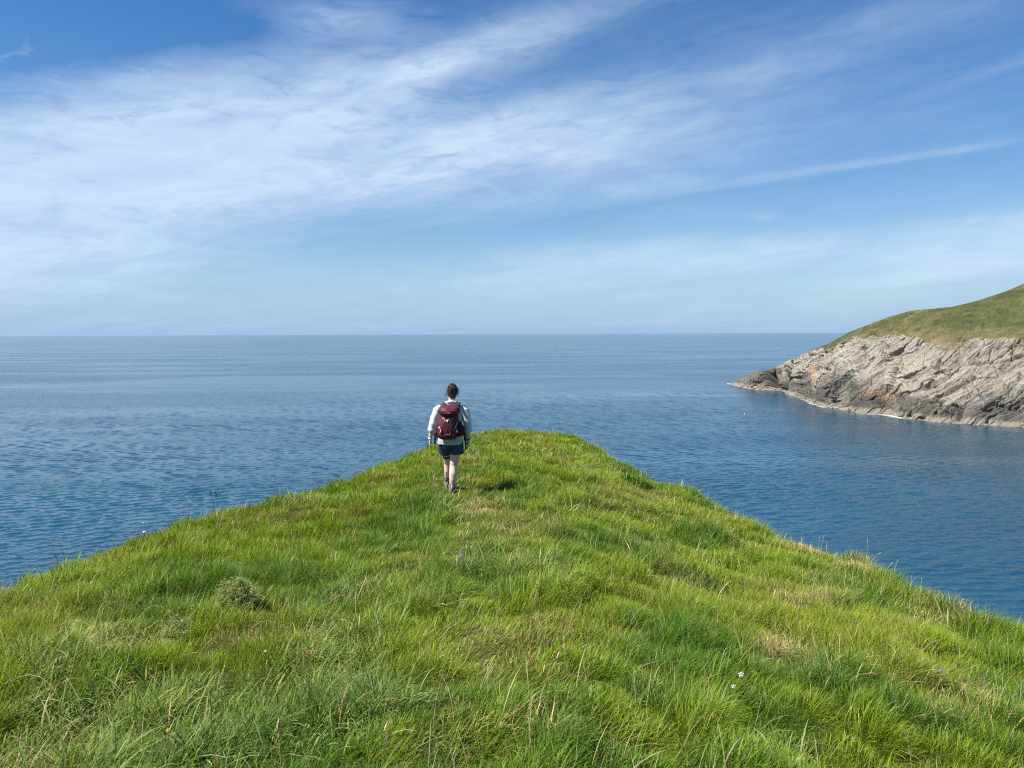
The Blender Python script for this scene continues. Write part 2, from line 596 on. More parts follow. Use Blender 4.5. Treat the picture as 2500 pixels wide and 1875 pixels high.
# strata, joints, blocks
th = R(33)
HC = np.repeat(((UK - 1781) / FPX * 290.0)[None], nr, 0)
sw = Z0 * math.cos(th) - HC * math.sin(th)
sl_ = Z0 * math.sin(th) + HC * math.cos(th)
wob = 2.2 * fbm(S * 0.045, Z0 * 0.06, octv=3, seed=44)
strat = fbm((sw + wob) * 0.85, sl_ * 0.060, octv=5, seed=45, gain=0.6)
ridg = 1 - np.abs(fbm((sw + wob) * 0.36, sl_ * 0.040, octv=4, seed=48))
block = fbm(S * 0.16, Z0 * 0.2, rad * 0.03, 5, seed=51, gain=0.55)
cell = fbm(S * 0.62, Z0 * 0.75, octv=4, seed=55, gain=0.6)
gull = fbm(S * 0.055, Z0 * 0.012, octv=3, seed=58)
crack = np.abs(fbm((sw + wob) * 0.34, sl_ * 0.045, octv=3, seed=46))
crackb = np.abs(fbm(S * 0.22 + 0.5 * wob, Z0 * 0.10, octv=3, seed=47))
cut = sstep(0.055, 0.0, crack) + 0.5 * sstep(0.04, 0.0, crackb)
out_d = 1.5 * strat + 1.6 * (ridg - 0.8) + 1.3 * block + 0.95 * cell + 3.2 * gull - 2.2 * cut
# named fissures: (x1,y1,x2,y2,width m,depth m) in the 2212-wide picture
LINES = [(2187, 902, 2141, 992, 1.2, 4.0), (2150, 955, 2153, 992, 1.5, 4.0)]
C0 = lambda x, y: ((1740 + x / 2.91) / K, (660 + y / 2.91) / K)
FIS = [(C0(1330, 640), C0(1300, 700), .5, 1.6), (C0(1300, 700), C0(1265, 790), .8, 3.0), (C0(1265, 790), C0(1205, 960), 1.1, 4.5), (C0(1215, 850), C0(1180, 930), 1.7, 4.0),
       (C0(560, 655), C0(530, 740), .9, 8), (C0(530, 740), C0(512, 830), 1.4, 12), (C0(404, 700), C0(428, 800), 1.8, 11),
       (C0(2212, 575), C0(2050, 635), .6, 2.6), (C0(2050, 635), C0(1820, 675), .5, 1.6), (C0(1850, 765), C0(1620, 895), .55, 2.2), (C0(1620, 880), C0(1560, 945), .9, 2.4),
       (C0(1980, 945), C0(1900, 1010), .9, 2.2), (C0(1135, 697), C0(1300, 675), .35, 1.2), (C0(1760, 1000), C0(1735, 1070), .8, 2.0),
       (C0(2160, 720), C0(2150, 760), .6, 1.6), (C0(870, 660), C0(830, 760), .4, 1.2), (C0(2100, 980), C0(2000, 960), .5, 1.4)]
vpx = 937.5 / K - 0  # rows of the mesh expressed in picture rows
lx = np.repeat(U[None], nr, 0)
dcam_v = np.arctan(-dep)
pix_r = ((813.6 + (1250 - UK) * 0.0039)[None] + (-dep) * np.hypot(FPX, UK - 1250)[None]) / K
mpx = rad / (FPX / K)                       # metres per picture pixel
fiss = np.zeros_like(rad)
wn = 2.0 * fbm(S * 0.25, Z0 * 0.3, octv=3, seed=61)
for (p0, p1, w, dpt) in FIS:
    ax, ay, bx, by = p0[0], p0[1], p1[0], p1[1]
    L2 = (bx - ax) ** 2 + (by - ay) ** 2
    tq = np.clip(((lx - ax) * (bx - ax) + (pix_r - ay) * (by - ay)) / L2, 0, 1)
    dist = np.hypot(lx - ax - tq * (bx - ax) + wn, pix_r - ay - tq * (by - ay)) * mpx
    fiss = np.maximum(fiss, dpt * np.exp(-(dist / w) ** 2))
fiss[nf:] = 0
disp = rockm * (out_d * np.clip(hg / 8.0, 0.25, 1)[None]) + grassm * (0.9 * fbm(HC * 0.22, rad * 0.16, octv=4, seed=63, gain=0.62) + 0.35 * fbm(HC * 0.9, rad * 0.5, octv=2, seed=64))
disp *= np.where(tt > 1, 0.5, 1)[:, None]
disp -= fiss
disp *= (0.35 + 0.65 * sstep(0, 0.08, np.abs(tt - 1)))[:, None]
# face normal: towards the viewer/left and up
nx_, ny_ = -0.72, -0.42
X = X + disp * nx_ * 0.85
Y = Y + disp * ny_ * 0.85
Z = Z0 + disp * 0.55 * sstep(0.0, 2.0, Z0)
Z = np.maximum(Z, -4)
# colours (albedo of the stone, lichen and turf)
c3 = lambda r, g, b_: np.array([r, g, b_])[None, None]
pale = c3(0.265, 0.238, 0.195)
buff = c3(0.330, 0.297, 0.242)
greyd = c3(0.155, 0.14, 0.12)
rc = pale + (buff - pale) * sstep(-0.3, 0.4, block + 0.4 * cell)[..., None]
rc = rc + (greyd - rc) * (0.75 * sstep(0.0, 0.42, fbm((sw + wob) * 0.9, sl_ * 0.11, octv=5, seed=66, gain=0.65)))[..., None]
lich = sstep(0.18, 0.5, fbm(S * 0.05, Z0 * 0.1, octv=4, seed=71))[..., None] * 0.45
rc = rc + (c3(0.25, 0.27, 0.20) - rc) * lich
orange = sstep(0.22, 0.5, fbm(S * 0.045 + 4, Z0 * 0.16, octv=4, seed=74))[..., None] * 0.5 * sstep(3, 7, Z0)[..., None] * sstep(20, 12, Z0)[..., None]
rc = rc + (c3(0.42, 0.25, 0.13) - rc) * orange
frc = Z0 / np.maximum(hg[None], 1)
darktop = 8.2 + 7.5 * fbm(S * 0.05, Z0 * 0.09, octv=5, seed=77, gain=0.65) - 1.5 * sstep(60, 140, S) + 8.0 * sstep(1725, 1650, lx) + 4.5 * np.exp(-((lx - 1800) / 50) ** 2)
dk = sstep(darktop + 3.0, darktop - 2.2, Z0 + 1.2 * cell) * sstep(1.0, 2.0, Z0 + 0.8 * block)
dk = dk * (0.62 + 0.38 * sstep(-0.4, 0.3, strat + block))
rc = rc + (c3(0.058, 0.053, 0.050) - rc) * (dk * 0.85)[..., None]
tide = sstep(2.1, 1.2, Z0 + 0.9 * cell + 0.5 * block)[..., None]
rc = rc + (c3(0.215, 0.185, 0.13) - rc) * tide * (0.55 + 0.35 * sstep(-0.2, 0.4, block))[..., None]
gn = fbm(S * 0.03, rad * 0.03, octv=5, seed=81)
gf = fbm(S * 0.35, rad * 0.5, octv=4, seed=83, gain=0.7)
gc = c3(0.066, 0.076, 0.026) + (c3(0.125, 0.102, 0.048) - c3(0.066, 0.076, 0.026)) * sstep(-0.35, 0.5, gn + 0.5 * gf)[..., None]
low = sstep(0.10, 0.0, (dep - dg[None]) / np.maximum((mr - dg)[None], 0.004) * 0.25 + 0.05 * gn)[..., None]
gc = gc + (c3(0.21, 0.165, 0.085) - gc) * low * 0.38
gc = gc * (1 + 0.55 * gf)[..., None]
colr = rc * rockm[..., None] + gc * grassm[..., None]
colr = np.clip(colr, 0.01, 0.9)
V = np.stack([X, Y, Z], -1).reshape(-1, 3)
I = np.arange(nr * nc).reshape(nr, nc)
quads = np.stack([I[:-1, :-1], I[:-1, 1:], I[1:, 1:], I[1:, :-1]], -1).reshape(-1, 4)
m_head, h, out = new_mat("headland_rock_and_turf")
b = h.n('ShaderNodeBsdfPrincipled')
b.inputs['Roughness'].default_value = 0.9
b.inputs['Specular IOR Level'].default_value = 0.2
at = h.n('ShaderNodeAttribute', attribute_name='col')
geo = h.n('ShaderNodeNewGeometry')
nn = h.noise(geo.outputs['Position'], 1.3, 6, 0.7)
k1 = h.mapr(nn, 0.3, 0.7, 0.78, 1.22)
vm = h.n('ShaderNodeVectorMath', operation='SCALE')
h.link(at.outputs['Color'], vm.inputs[0])
h.link(k1, vm.inputs['Scale'])
h.link(vm.outputs[0], b.inputs['Base Color'])
bp = h.n('ShaderNodeBump')
bp.inputs['Distance'].default_value = 0.5
h.link(nn, bp.inputs['Height'])
h.link(bp.outputs[0], b.inputs['Normal'])
h.link(b.outputs[0], out.inputs[0])
head = np_mesh("hill", V, quads=quads, mat=m_head, attrs={'col': colr.reshape(-1, 3)}, smooth=False)
tag(head, kind='structure')

# foam along the foot of the rocks
FOAM_Z = 0.10
m_foam, h, out = new_mat("sea_foam")
b = h.n('ShaderNodeBsdfPrincipled')
b.inputs['Base Color'].default_value = (0.62, 0.66, 0.66, 1)
b.inputs['Roughness'].default_value = 0.7
at = h.n('ShaderNodeAttribute', attribute_name='amt')
geo = h.n('ShaderNodeNewGeometry')
nn = h.math('ADD', h.math('MULTIPLY', h.noise(geo.outputs['Position'], 0.9, 6, 0.75, 0.5), 0.5), h.math('MULTIPLY', h.noise(geo.outputs['Position'], 0.12, 3, 0.6), 0.8))
al = h.mapr(h.math('ADD', nn, h.math('MULTIPLY', at.outputs['Fac'], 0.45)), 0.90, 1.12, 0.0, 0.65)
h.link(al, b.inputs['Alpha'])
h.link(b.outputs[0], out.inputs[0])
ncol = 500
uf = np.linspace(1570, 2300, ncol)
_, _, mbf = rays(uf * K, np.interp(uf, *zip(*BASE)) * K)
fx_, fy_, _ = rays(uf * K, np.interp(uf, *zip(*BASE)) * K)
rbf = -CAM_Z / mbf
foamw = 0.35 + 0.65 * sstep(-0.3, 0.5, vnoise(uf * 0.03, uf * 0 + 2, seed=5))
for cx, w_ in ((1760, 35), (1880, 50), (1925, 40), (1622, 30)):
    foamw += 0.75 * np.exp(-((uf - cx) / w_) ** 2)
foamw *= sstep(2110, 1990, uf) * 0.8 + 0.2
off = np.linspace(-1, 1, 13)
inn = np.array([0.0, .15, .3, .45, .6, .75, .85, .9, .9, .9, .9, .9, .9])
FW = rbf / 300 * (5.0 + 5.5 * np.clip(foamw - 0.6, 0, 1.2))
FX = (rbf[None] + off[:, None] * FW[None]) * fx_[None]
FY = (rbf[None] + off[:, None] * FW[None]) * fy_[None]
FX2 = FX
V = np.stack([FX2, FY, np.full_like(FX, FOAM_Z)], -1).reshape(-1, 3)
amt = (inn[:, None] * foamw[None] * 0.82).ravel()
I = np.arange(13 * ncol).reshape(13, ncol)
quads = np.stack([I[:-1, :-1], I[:-1, 1:], I[1:, 1:], I[1:, :-1]], -1).reshape(-1, 4)
foam = np_mesh("sea_foam", V, quads=quads, mat=m_foam, attrs={'amt': amt})
tag(foam, "white foam of small waves breaking along the foot of the grey headland", "foam", kind='stuff')

# ------------------------------------------------------------------ grass
PERSON = hit_ground(1102.5, 1203)


def sample_positions():
    """blade roots: density per square metre falls with distance while the blades widen"""
    out_ = []
    edges = [1.5, 2.5, 3.5, 4.5, 5.5, 6.5, 7.5, 9, 11, 13, 15, 17.5, 20, 22.5, 26]
    for r0, r1 in zip(edges[:-1], edges[1:]):
        rm = 0.5 * (r0 + r1)
        dn = GRASS_N * min(1.0, (4.5 / rm) ** 1.0)
        span = R(150)
        area = 0.5 * span * (r1 * r1 - r0 * r0)
        n = int(area * dn)
        a = RNG.uniform(-span / 2, span / 2, n)
        r = np.sqrt(RNG.uniform(r0 * r0, r1 * r1, n))
        D = np.interp(a, ta, tD)
        keep = r < D + 1.6
        out_.append(np.stack([r[keep] * np.sin(a[keep]), r[keep] * np.cos(a[keep])], 1))
    return np.concatenate(out_)


GRASS_N = 8200
P = sample_positions()
x, y = P[:, 0], P[:, 1]
n = len(x)
rcam = np.hypot(x, y)
print("blades", n)


def tussocks(x, y, cell, seed):
    """nearest jittered-grid centre: offset vector, distance, random numbers of the tussock"""
    best = np.full(len(x), 1e9)
    ox = np.zeros(len(x))
    oy = np.zeros(len(x))
    rid = np.zeros((len(x), 4))
    gx0, gy0 = np.floor(x / cell), np.floor(y / cell)
    for i in (-1, 0, 1):
        for j in (-1, 0, 1):
            cx, cy = gx0 + i, gy0 + j
            z0 = np.zeros_like(cx)
            px = (cx + 0.1 + 0.8 * _hash(cx, cy, z0, seed)) * cell
            py = (cy + 0.1 + 0.8 * _hash(cx, cy, z0, seed + 1)) * cell
            d = np.hypot(x - px, y - py)
            m = d < best
            best[m] = d[m]
            ox[m] = (x - px)[m]
            oy[m] = (y - py)[m]
            for q in range(4):
                rid[m, q] = _hash(cx, cy, z0, seed + 2 + q)[m]
    return ox, oy, best, rid


ox, oy, dist, rid = tussocks(x + 0.12 * vnoise(x * 3, y * 3, seed=2), y + 0.12 * vnoise(x * 3, y * 3, seed=3), 0.44, 100)
un = lambda: RNG.uniform(0, 1, n)
# species field: 1 = coarse broad-leaved patch, 0 = fine fescue
coarse = sstep(0.02, 0.40, fbm(x * 0.9, y * 0.8, octv=4, seed=131, gain=0.6) + 0.42 * np.exp(-((x + 1.7) ** 2 / 1.6 + (y - 3.6) ** 2 / 2.2)) - 0.15 * sstep(5, 9, rcam) - 0.10 * sstep(0, 3, x))
dryf = fbm(x * 0.8, y * 0.65, octv=4, seed=141)
lush = fbm(x * 0.75 + 5, y * 0.6, octv=3, seed=151)
# dead straw patches seen in the photograph: (u, v, radius m, strength)
straw = np.zeros(n)
for (u, v, rx_, ry_, ang, s) in [(1165, 1250, .30, .35, 0, .9), (85, 1505, .13, .12, 0, 1.0), (1150, 1175, .30, .25, 0, .35), (1900, 1610, .16, .34, 35, .7),
                                 (2015, 1465, .14, .50, 50, .75), (2090, 1385, .45, .30, 20, 1.0), (1975, 1345, .50, .30, 20, 1.0),
                                 (620, 1560, .32, .22, 0, .6), (250, 1570, .3, .25, 0, .4), (2350, 1700, .25, .5, 45, .35), (1560, 1330, .3, .3, 0, .3),
                                 (1945, 1480, .12, .22, 40, .6), (2240, 1535, .15, .45, 50, .5), (1830, 1340, .3, .4, 40, .3), (1640, 1420, .2, .4, 30, .35),
                                 (700, 1570, .2, .25, 0, .5), (1300, 1770, .25, .2, 0, .25), (540, 1490, .12, .1, 0, .8), (30, 1600, .4, .3, 0, .3)]:
    c = hit_ground(u, v)
    a_ = R(ang)
    ux, uy = (x - c.x) * math.cos(a_) - (y - c.y) * math.sin(a_), (x - c.x) * math.sin(a_) + (y - c.y) * math.cos(a_)
    straw = np.maximum(straw, s * np.exp(-(ux / rx_) ** 2 - (uy / ry_) ** 2))
# lean field: the wind lays the sward over towards the right; hollows swirl it
wa = R(-18) + 0.9 * fbm(x * 0.35, y * 0.3, octv=2, seed=161) * 2.0
wx, wy = np.cos(wa), np.sin(wa)
rad_w = np.clip(dist / 0.3, 0, 1)
dn_ = np.maximum(dist, 1e-3)
ra = un() * 2 * math.pi
wind = 0.27 + 0.25 * vnoise(x * 0.5, y * 0.5, seed=171) + 0.18 * sstep(0, 5, x)
lx_ = wind * wx + 0.42 * rad_w * ox / dn_ + (0.54 + 0.40 * coarse) * np.cos(ra)
ly_ = wind * wy + 0.42 * rad_w * oy / dn_ + (0.54 + 0.40 * coarse) * np.sin(ra)
ln = np.hypot(lx_, ly_) + 1e-6
bend = np.clip(ln, 0.05, 1.35)
lx_, ly_ = lx_ / ln, ly_ / ln
hfac = (0.46 + 1.08 * rid[:, 0] * sstep(0.34, 0.04, dist)) * (1 + 0.25 * vnoise(x * 2.3, y * 2.3, seed=191))
L = (0.125 + 0.10 * un()) * hfac * (1 + 0.22 * lush) * (1 + 0.15 * coarse)
L *= 1 - 0.35 * straw
# trodden around the walker's feet
dp = np.hypot(x - PERSON.x, y - PERSON.y)
dp = np.minimum(dp, np.hypot(x - PERSON.x + .06, y - PERSON.y - .36))
L *= 0.34 + 0.66 * sstep(0.10, 0.55, dp)
PATH = [hit_ground(*p) for p in ((1150, 1860), (1125, 1650), (1150, 1480), (1150, 1350), (1125, 1270), (1103, 1215))]
pd = np.full(n, 9.0)
for a_, b_ in zip(PATH[:-1], PATH[1:]):
    ex, ey = b_.x - a_.x, b_.y - a_.y
    tq = np.clip(((x - a_.x) * ex + (y - a_.y) * ey) / (ex * ex + ey * ey), 0, 1)
    pd = np.minimum(pd, np.hypot(x - a_.x - tq * ex, y - a_.y - tq * ey))
tread = sstep(0.26, 0.06, pd + 0.12 * vnoise(x * 2.2, y * 2.2, seed=195))
L *= 1 - 0.38 * tread
bend = bend + 0.35 * tread
tall = un() < 0.010
L[tall] = 0.18 + 0.14 * RNG.uniform(0, 1, int(tall.sum()))
# broad arching blades of coarse grass, mostly on the left of the foreground
cock = (un() < 0.032 * coarse * sstep(9, 5, rcam) * sstep(2.5, -1.0, x))
L[cock] = 0.17 + 0.15 * RNG.uniform(0, 1, int(cock.sum()))
D, _ = brow(x, y)
L *= 1 - 0.30 * sstep(-0.6, 0.8, rcam - D) * sstep(12, 20, rcam)
width = np.where(un() < 0.06 + 0.34 * coarse, 0.0045 + 0.0045 * un(), 0.0018 + 0.0016 * un())
width[cock] = 0.005 + 0.004 * RNG.uniform(0, 1, int(cock.sum()))
width = width * np.maximum(1.0, rcam / 6.5)
# colours
c1 = lambda r, g, b_: np.array([r, g, b_])[None]
lushc = sstep(-0.38, 0.36, lush + 0.5 * (rid[:, 1] - 0.5))[:, None]
cg = c1(0.205, 0.292, 0.011) * (1 - lushc) + c1(0.080, 0.180, 0.009) * lushc
gold = (0.55 * sstep(0.05, 0.45, fbm(x * 0.38 + 9, y * 0.34, octv=3, seed=181)))[:, None]
cg = cg * (1 - gold) + c1(0.255, 0.275, 0.012) * gold
ol = (sstep(0.05, 0.5, dryf + 0.35 * (rid[:, 2] - 0.5)) * 0.42)[:, None]
cg = cg * (1 - ol) + c1(0.225, 0.220, 0.032) * ol
blu = (coarse * (0.25 + 0.45 * un()))[:, None]
cg = cg * (1 - blu) + c1(0.135, 0.210, 0.045) * blu
gre = (un() < 0.07)[:, None] * 0.6
cg = cg * (1 - gre) + c1(0.26, 0.30, 0.11) * gre
sw_p = np.clip(0.035 + 0.13 * sstep(0, 0.6, dryf) + 1.0 * straw + 0.05 * coarse, 0, 0.95)
isst = un() < sw_p
stc = c1(0.52, 0.41, 0.19) * (0.7 + 0.5 * un())[:, None]
cg = np.where(isst[:, None], stc, cg)
cg = cg * (0.55 + 0.95 * un() ** 1.4)[:, None]
cg[cock] = c1(0.19, 0.275, 0.08) * (0.7 + 0.6 * RNG.uniform(0, 1, (int(cock.sum()), 1)))
tl = tall & (un() < 0.7)
cg[tl] = c1(0.42, 0.38, 0.20) * (0.7 + 0.6 * RNG.uniform(0, 1, (int(tl.sum()), 1)))
red = (un() < 0.02 + 0.05 * sstep(0.1, 0.5, dryf))[:, None]
cg = np.where(red, c1(0.24, 0.13, 0.06), cg)


def build_blades(sel, npair, name, mat):
    xs, ys = x[sel], y[sel]
    m = len(xs)
    z = ground_z(xs, ys) - 0.01
    Ls, Bs, w = L[sel], bend[sel], width[sel]
    Lx, Ly = lx_[sel], ly_[sel]
    tw = RNG.uniform(-0.9, 0.9, m)
    # width axis: perpendicular to the lean, twisted
    wxx = -Ly * np.cos(tw) + Lx * np.sin(tw) * 0.6
    wyy = Lx * np.cos(tw) + Ly * np.sin(tw) * 0.6
    wzz = np.sin(tw) * 0.5
    # tangent angle from vertical grows along the blade
    th0 = 0.08 + 0.24 * Bs + 0.12 * RNG.standard_normal(m)
    th1 = 0.42 + 1.02 * Bs + 0.28 * RNG.standard_normal(m)
    steps = npair
    verts = np.zeros((m, npair * 2 + 1, 3), np.float32)
    px = np.zeros(m)
    pz = np.zeros(m)
    sx = RNG.normal(0, 0.12, m)
    for k in range(npair + 1):
        t = k / npair
        hw = w * 0.5 * (1 - 0.55 * t ** 1.5) * (0.75 + 0.5 * min(1, 3 * t))
        side = sx * t * t * Ls
        cx = xs + Lx * px - Ly * side
        cy = ys + Ly * px + Lx * side
        cz = z + pz
        if k < npair:
            verts[:, 2 * k] = np.stack([cx - wxx * hw, cy - wyy * hw, cz - wzz * hw], 1)
            verts[:, 2 * k + 1] = np.stack([cx + wxx * hw, cy + wyy * hw, cz + wzz * hw], 1)
        else:
            verts[:, 2 * k] = np.stack([cx, cy, cz], 1)
        tm = (k + 0.5) / npair
        th_ = np.clip(th0 + (th1 - th0) * tm, -0.3, 2.0)
        px = px + np.sin(th_) * Ls / npair
        pz = pz + np.cos(th_) * Ls / npair
    nvp = npair * 2 + 1
    base = (np.arange(m) * nvp)[:, None]
    q = []
    for k in range(npair - 1):
        q.append(base + np.array([2 * k, 2 * k + 1, 2 * k + 3, 2 * k + 2])[None])
    quads = np.stack(q, 1).reshape(-1, 4)
    tris = base + np.array([2 * npair - 2, 2 * npair - 1, 2 * npair])[None]
    cs = np.repeat(cg[sel][:, None], nvp, 1).reshape(-1, 3)
    return verts.reshape(-1, 3), quads, tris, cs


m_grass, h, out = new_mat("grass_blades")
at = h.n('ShaderNodeAttribute', attribute_name='col')
b = h.n('ShaderNodeBsdfPrincipled')
b.inputs['Roughness'].default_value = 0.55
b.inputs['Specular IOR Level'].default_value = 0.22
h.link(at.outputs['Color'], b.inputs['Base Color'])
tr = h.n('ShaderNodeBsdfTranslucent')
tcol = h.mix(1.0, at.outputs['Color'], (1.25, 1.35, 0.7, 1), 'MULTIPLY')
h.link(tcol, tr.inputs['Color'])
mxs = h.n('ShaderNodeMixShader')
mxs.inputs[0].default_value = 0.34
h.link(b.outputs[0], mxs.inputs[1])
h.link(tr.outputs[0], mxs.inputs[2])
h.link(mxs.outputs[0], out.inputs[0])
near = np.where(rcam < 7.0)[0]
far = np.where(rcam >= 7.0)[0]
va, qa, ta_, ca_ = build_blades(near, 4, "a", None)
vb_, qb_, tb_, cb_ = build_blades(far, 3, "b", None)
o_ = len(va)
grass = np_mesh("grass", np.concatenate([va, vb_]), quads=np.concatenate([qa, qb_ + o_]), tris=np.concatenate([ta_, tb_ + o_]),
                mat=m_grass, attrs={'col': np.concatenate([ca_, cb_])}, smooth=False)
tag(grass, "long green windblown grass covering the promontory", "grass", kind='stuff')
del va, qa, ta_, ca_, vb_, qb_, tb_, cb_
#@@PEOPLE
# ------------------------------------------------------------------ the walker
class MB:
    def __init__(s):
        s.v, s.f = [], []

    def ring_loft(s, rings, cap=True):
        b0 = len(s.v)
        n = len(rings[0])
        for r in rings:
            s.v += [tuple(p) for p in r]
        for i in range(len(rings) - 1):
            for j in range(n):
                a, c = b0 + i * n + j, b0 + i * n + (j + 1) % n
                s.f.append((a, c, c + n, a + n))
        if cap:
            s.f.append(tuple(b0 + j for j in range(n))[::-1])
            s.f.append(tuple(b0 + (len(rings) - 1) * n + j for j in range(n)))
        return s

    def col(s, secs, n=24, power=2.0):
        """stack of horizontal (super)ellipses: (x, y, z, rx, ry)"""
        rings = []
        for (cx, cy, cz, rx, ry) in secs:
            r = []
            for j in range(n):
                a = 2 * math.pi * j / n
                c_, s_ = math.cos(a), math.sin(a)
                e = 2.0 / power
                r.append((cx + rx * math.copysign(abs(c_) ** e, c_), cy + ry * math.copysign(abs(s_) ** e, s_), cz))
            rings.append(r)
        return s.ring_loft(rings)

    def tube(s, pts, rad, n=12, flat=1.0, ref=(0, 1, 0)):
        """tapered tube; flat < 1 thins it across ref"""
        P = [Vector(p) for p in pts]
        if not hasattr(rad, '__len__'):
            rad = [rad] * len(P)
        rings = []
        ref = Vector(ref)
        for i, p in enumerate(P):
            t = (P[min(i + 1, len(P) - 1)] - P[max(i - 1, 0)]).normalized()
            u = t.cross(ref)
            if u.length < 1e-3:
                u = t.cross(Vector((1, 0, 0)))
            u.normalize()
            w = t.cross(u)
            rings.append([p + u * (math.cos(2 * math.pi * j / n) * rad[i]) + w * (math.sin(2 * math.pi * j / n) * rad[i] * flat) for j in range(n)])
        return s.ring_loft(rings)

    def ball(s, c, r, n=14, m=9):
        if not hasattr(r, '__len__'):
            r = (r, r, r)
        rings = []
        for i in range(m):
            ph = math.pi * (i + 0.5) / m
            rings.append([(c[0] + r[0] * math.sin(ph) * math.cos(2 * math.pi * j / n), c[1] + r[1] * math.sin(ph) * math.sin(2 * math.pi * j / n),
                           c[2] - r[2] * math.cos(ph)) for j in range(n)])
        return s.ring_loft(rings)

    def box(s, c, hx, hy, hz):
        b0 = len(s.v)
        for i in (-1, 1):
            for j in (-1, 1):
                for k in (-1, 1):
                    s.v.append((c[0] + i * hx, c[1] + j * hy, c[2] + k * hz))
        for f in ((0, 1, 3, 2), (4, 6, 7, 5), (0, 4, 5, 1), (2, 3, 7, 6), (0, 2, 6, 4), (1, 5, 7, 3)):
            s.f.append(tuple(b0 + q for q in f))
        return s

    def build(s, name, mat, parent=None, voxel=0, smooth=2, wrinkle=None, subd=0):
        me = bpy.data.meshes.new(name)
        me.from_pydata(s.v, [], s.f)
        bm = bmesh.new()
        bm.from_mesh(me)
        bmesh.ops.recalc_face_normals(bm, faces=bm.faces)
        bm.to_mesh(me)
        bm.free()
        if voxel or subd:
            tmp = bpy.data.objects.new("tmp", me)
            COL.objects.link(tmp)
            if voxel:
                md = tmp.modifiers.new("r", 'REMESH')
                md.mode = 'VOXEL'
                md.voxel_size = voxel
                if smooth:
                    md = tmp.modifiers.new("s", 'SMOOTH')
                    md.iterations = smooth
                    md.factor = 0.6
            if subd:
                md = tmp.modifiers.new("u", 'SUBSURF')
                md.levels = subd
                md.render_levels = subd
            dg = bpy.context.evaluated_depsgraph_get()
            me2 = bpy.data.meshes.new_from_object(tmp.evaluated_get(dg))
            bpy.data.objects.remove(tmp)
            bpy.data.meshes.remove(me)
            me = me2
            me.name = name
        if wrinkle:
            amp, sx, sy, sz, seed = wrinkle
            n = len(me.vertices)
            co = np.zeros(n * 3, np.float32)
            nn_ = np.zeros(n * 3, np.float32)
            me.vertices.foreach_get('co', co)
            me.vertex_normals.foreach_get('vector', nn_)
            co, nn_ = co.reshape(-1, 3).astype(float), nn_.reshape(-1, 3)
            w = 1 - np.abs(fbm(co[:, 0] * sx + 0.5 * co[:, 2] * sz, co[:, 1] * sy, co[:, 2] * sz, 3, seed)) * 2
            co = co + nn_ * (w * amp)[:, None]
            me.vertices.foreach_set('co', co.astype(np.float32).ravel())
        me.polygons.foreach_set('use_smooth', np.ones(len(me.polygons), dtype=bool))
        me.materials.clear()
        me.materials.append(mat)
        me.update()
        o = bpy.data.objects.new(name, me)
        COL.objects.link(o)
        if parent:
            o.parent = parent
        return o


def bez(p0, p1, p2, n=6):
    p0, p1, p2 = Vector(p0), Vector(p1), Vector(p2)
    return [p0 * (1 - t) ** 2 + p1 * 2 * t * (1 - t) + p2 * t * t for t in [i / (n - 1) for i in range(n)]]


KP = 1.66 / 1305.0


def q(X, Y, y=0.0):
    """figure sketch coordinates -> metres (x right, y away from the viewer, z up)"""
    return Vector(((X - 500) * KP, y, (1480 - Y) * KP))


m_skin = simple_mat("skin", (0.68, 0.47, 0.39), 0.55, 0.08, 9, 0.0006, 0.35)
m_hair = simple_mat("hair", (0.040, 0.021, 0.012), 0.42, 0.5, 40, 0.002, 0.5)
m_shirt = simple_mat("mint_shirt_cotton", (0.56, 0.63, 0.63), 0.85, 0.05, 12, 0.002, 0.2, bscale=25)
m_tee = simple_mat("grey_tee_cotton", (0.42, 0.44, 0.44), 0.9, 0.06, 12, 0.002, 0.2, bscale=25)
m_short = simple_mat("navy_shorts", (0.032, 0.052, 0.105), 0.8, 0.25, 14, 0.002, 0.25, bscale=30)
m_maroon = simple_mat("maroon_ripstop", (0.080, 0.012, 0.022), 0.62, 0.22, 16, 0.003, 0.35, bscale=22)
m_plum = simple_mat("plum_trim_and_pocket_shade", (0.040, 0.012, 0.026), 0.8, 0.25, 22, 0.002, 0.2)  # dark trim colour; on the side pocket it stands in for shade
m_black = simple_mat("black_webbing", (0.012, 0.012, 0.014), 0.7, 0.2, 40, 0, 0.3)
m_sock = simple_mat("grey_wool_sock", (0.13, 0.135, 0.15), 0.95, 0.3, 60, 0.002, 0.1)
m_boot = simple_mat("boot_suede", (0.26, 0.20, 0.18), 0.8, 0.3, 25, 0.002, 0.2)
m_sole = simple_mat("boot_sole_rubber", (0.02, 0.02, 0.02), 0.7, 0.2, 25, 0, 0.3)
m_white = simple_mat("white_enamel", (0.78, 0.76, 0.70), 0.4, 0.05, 30)
m_cream = simple_mat("cream_charm", (0.70, 0.60, 0.42), 0.5, 0.2, 60)
m_blue = simple_mat("blue_pompom", (0.16, 0.50, 0.66), 0.6, 0.1, 60)
m_refl = simple_mat("grey_reflective_trim", (0.40, 0.33, 0.33), 0.5, 0.2, 50)
m_eye = simple_mat("eye", (0.25, 0.2, 0.17), 0.2, 0.1, 50)

PERSON = hit_ground(1102.5, 1203)
_top = ray_dir(1102.5, 936)
_sc = (CAM_Z + _top[2] / _top[1] * PERSON.y - PERSON.z) / 1.66
print("person", tuple(PERSON), "height", _sc * 1.66)

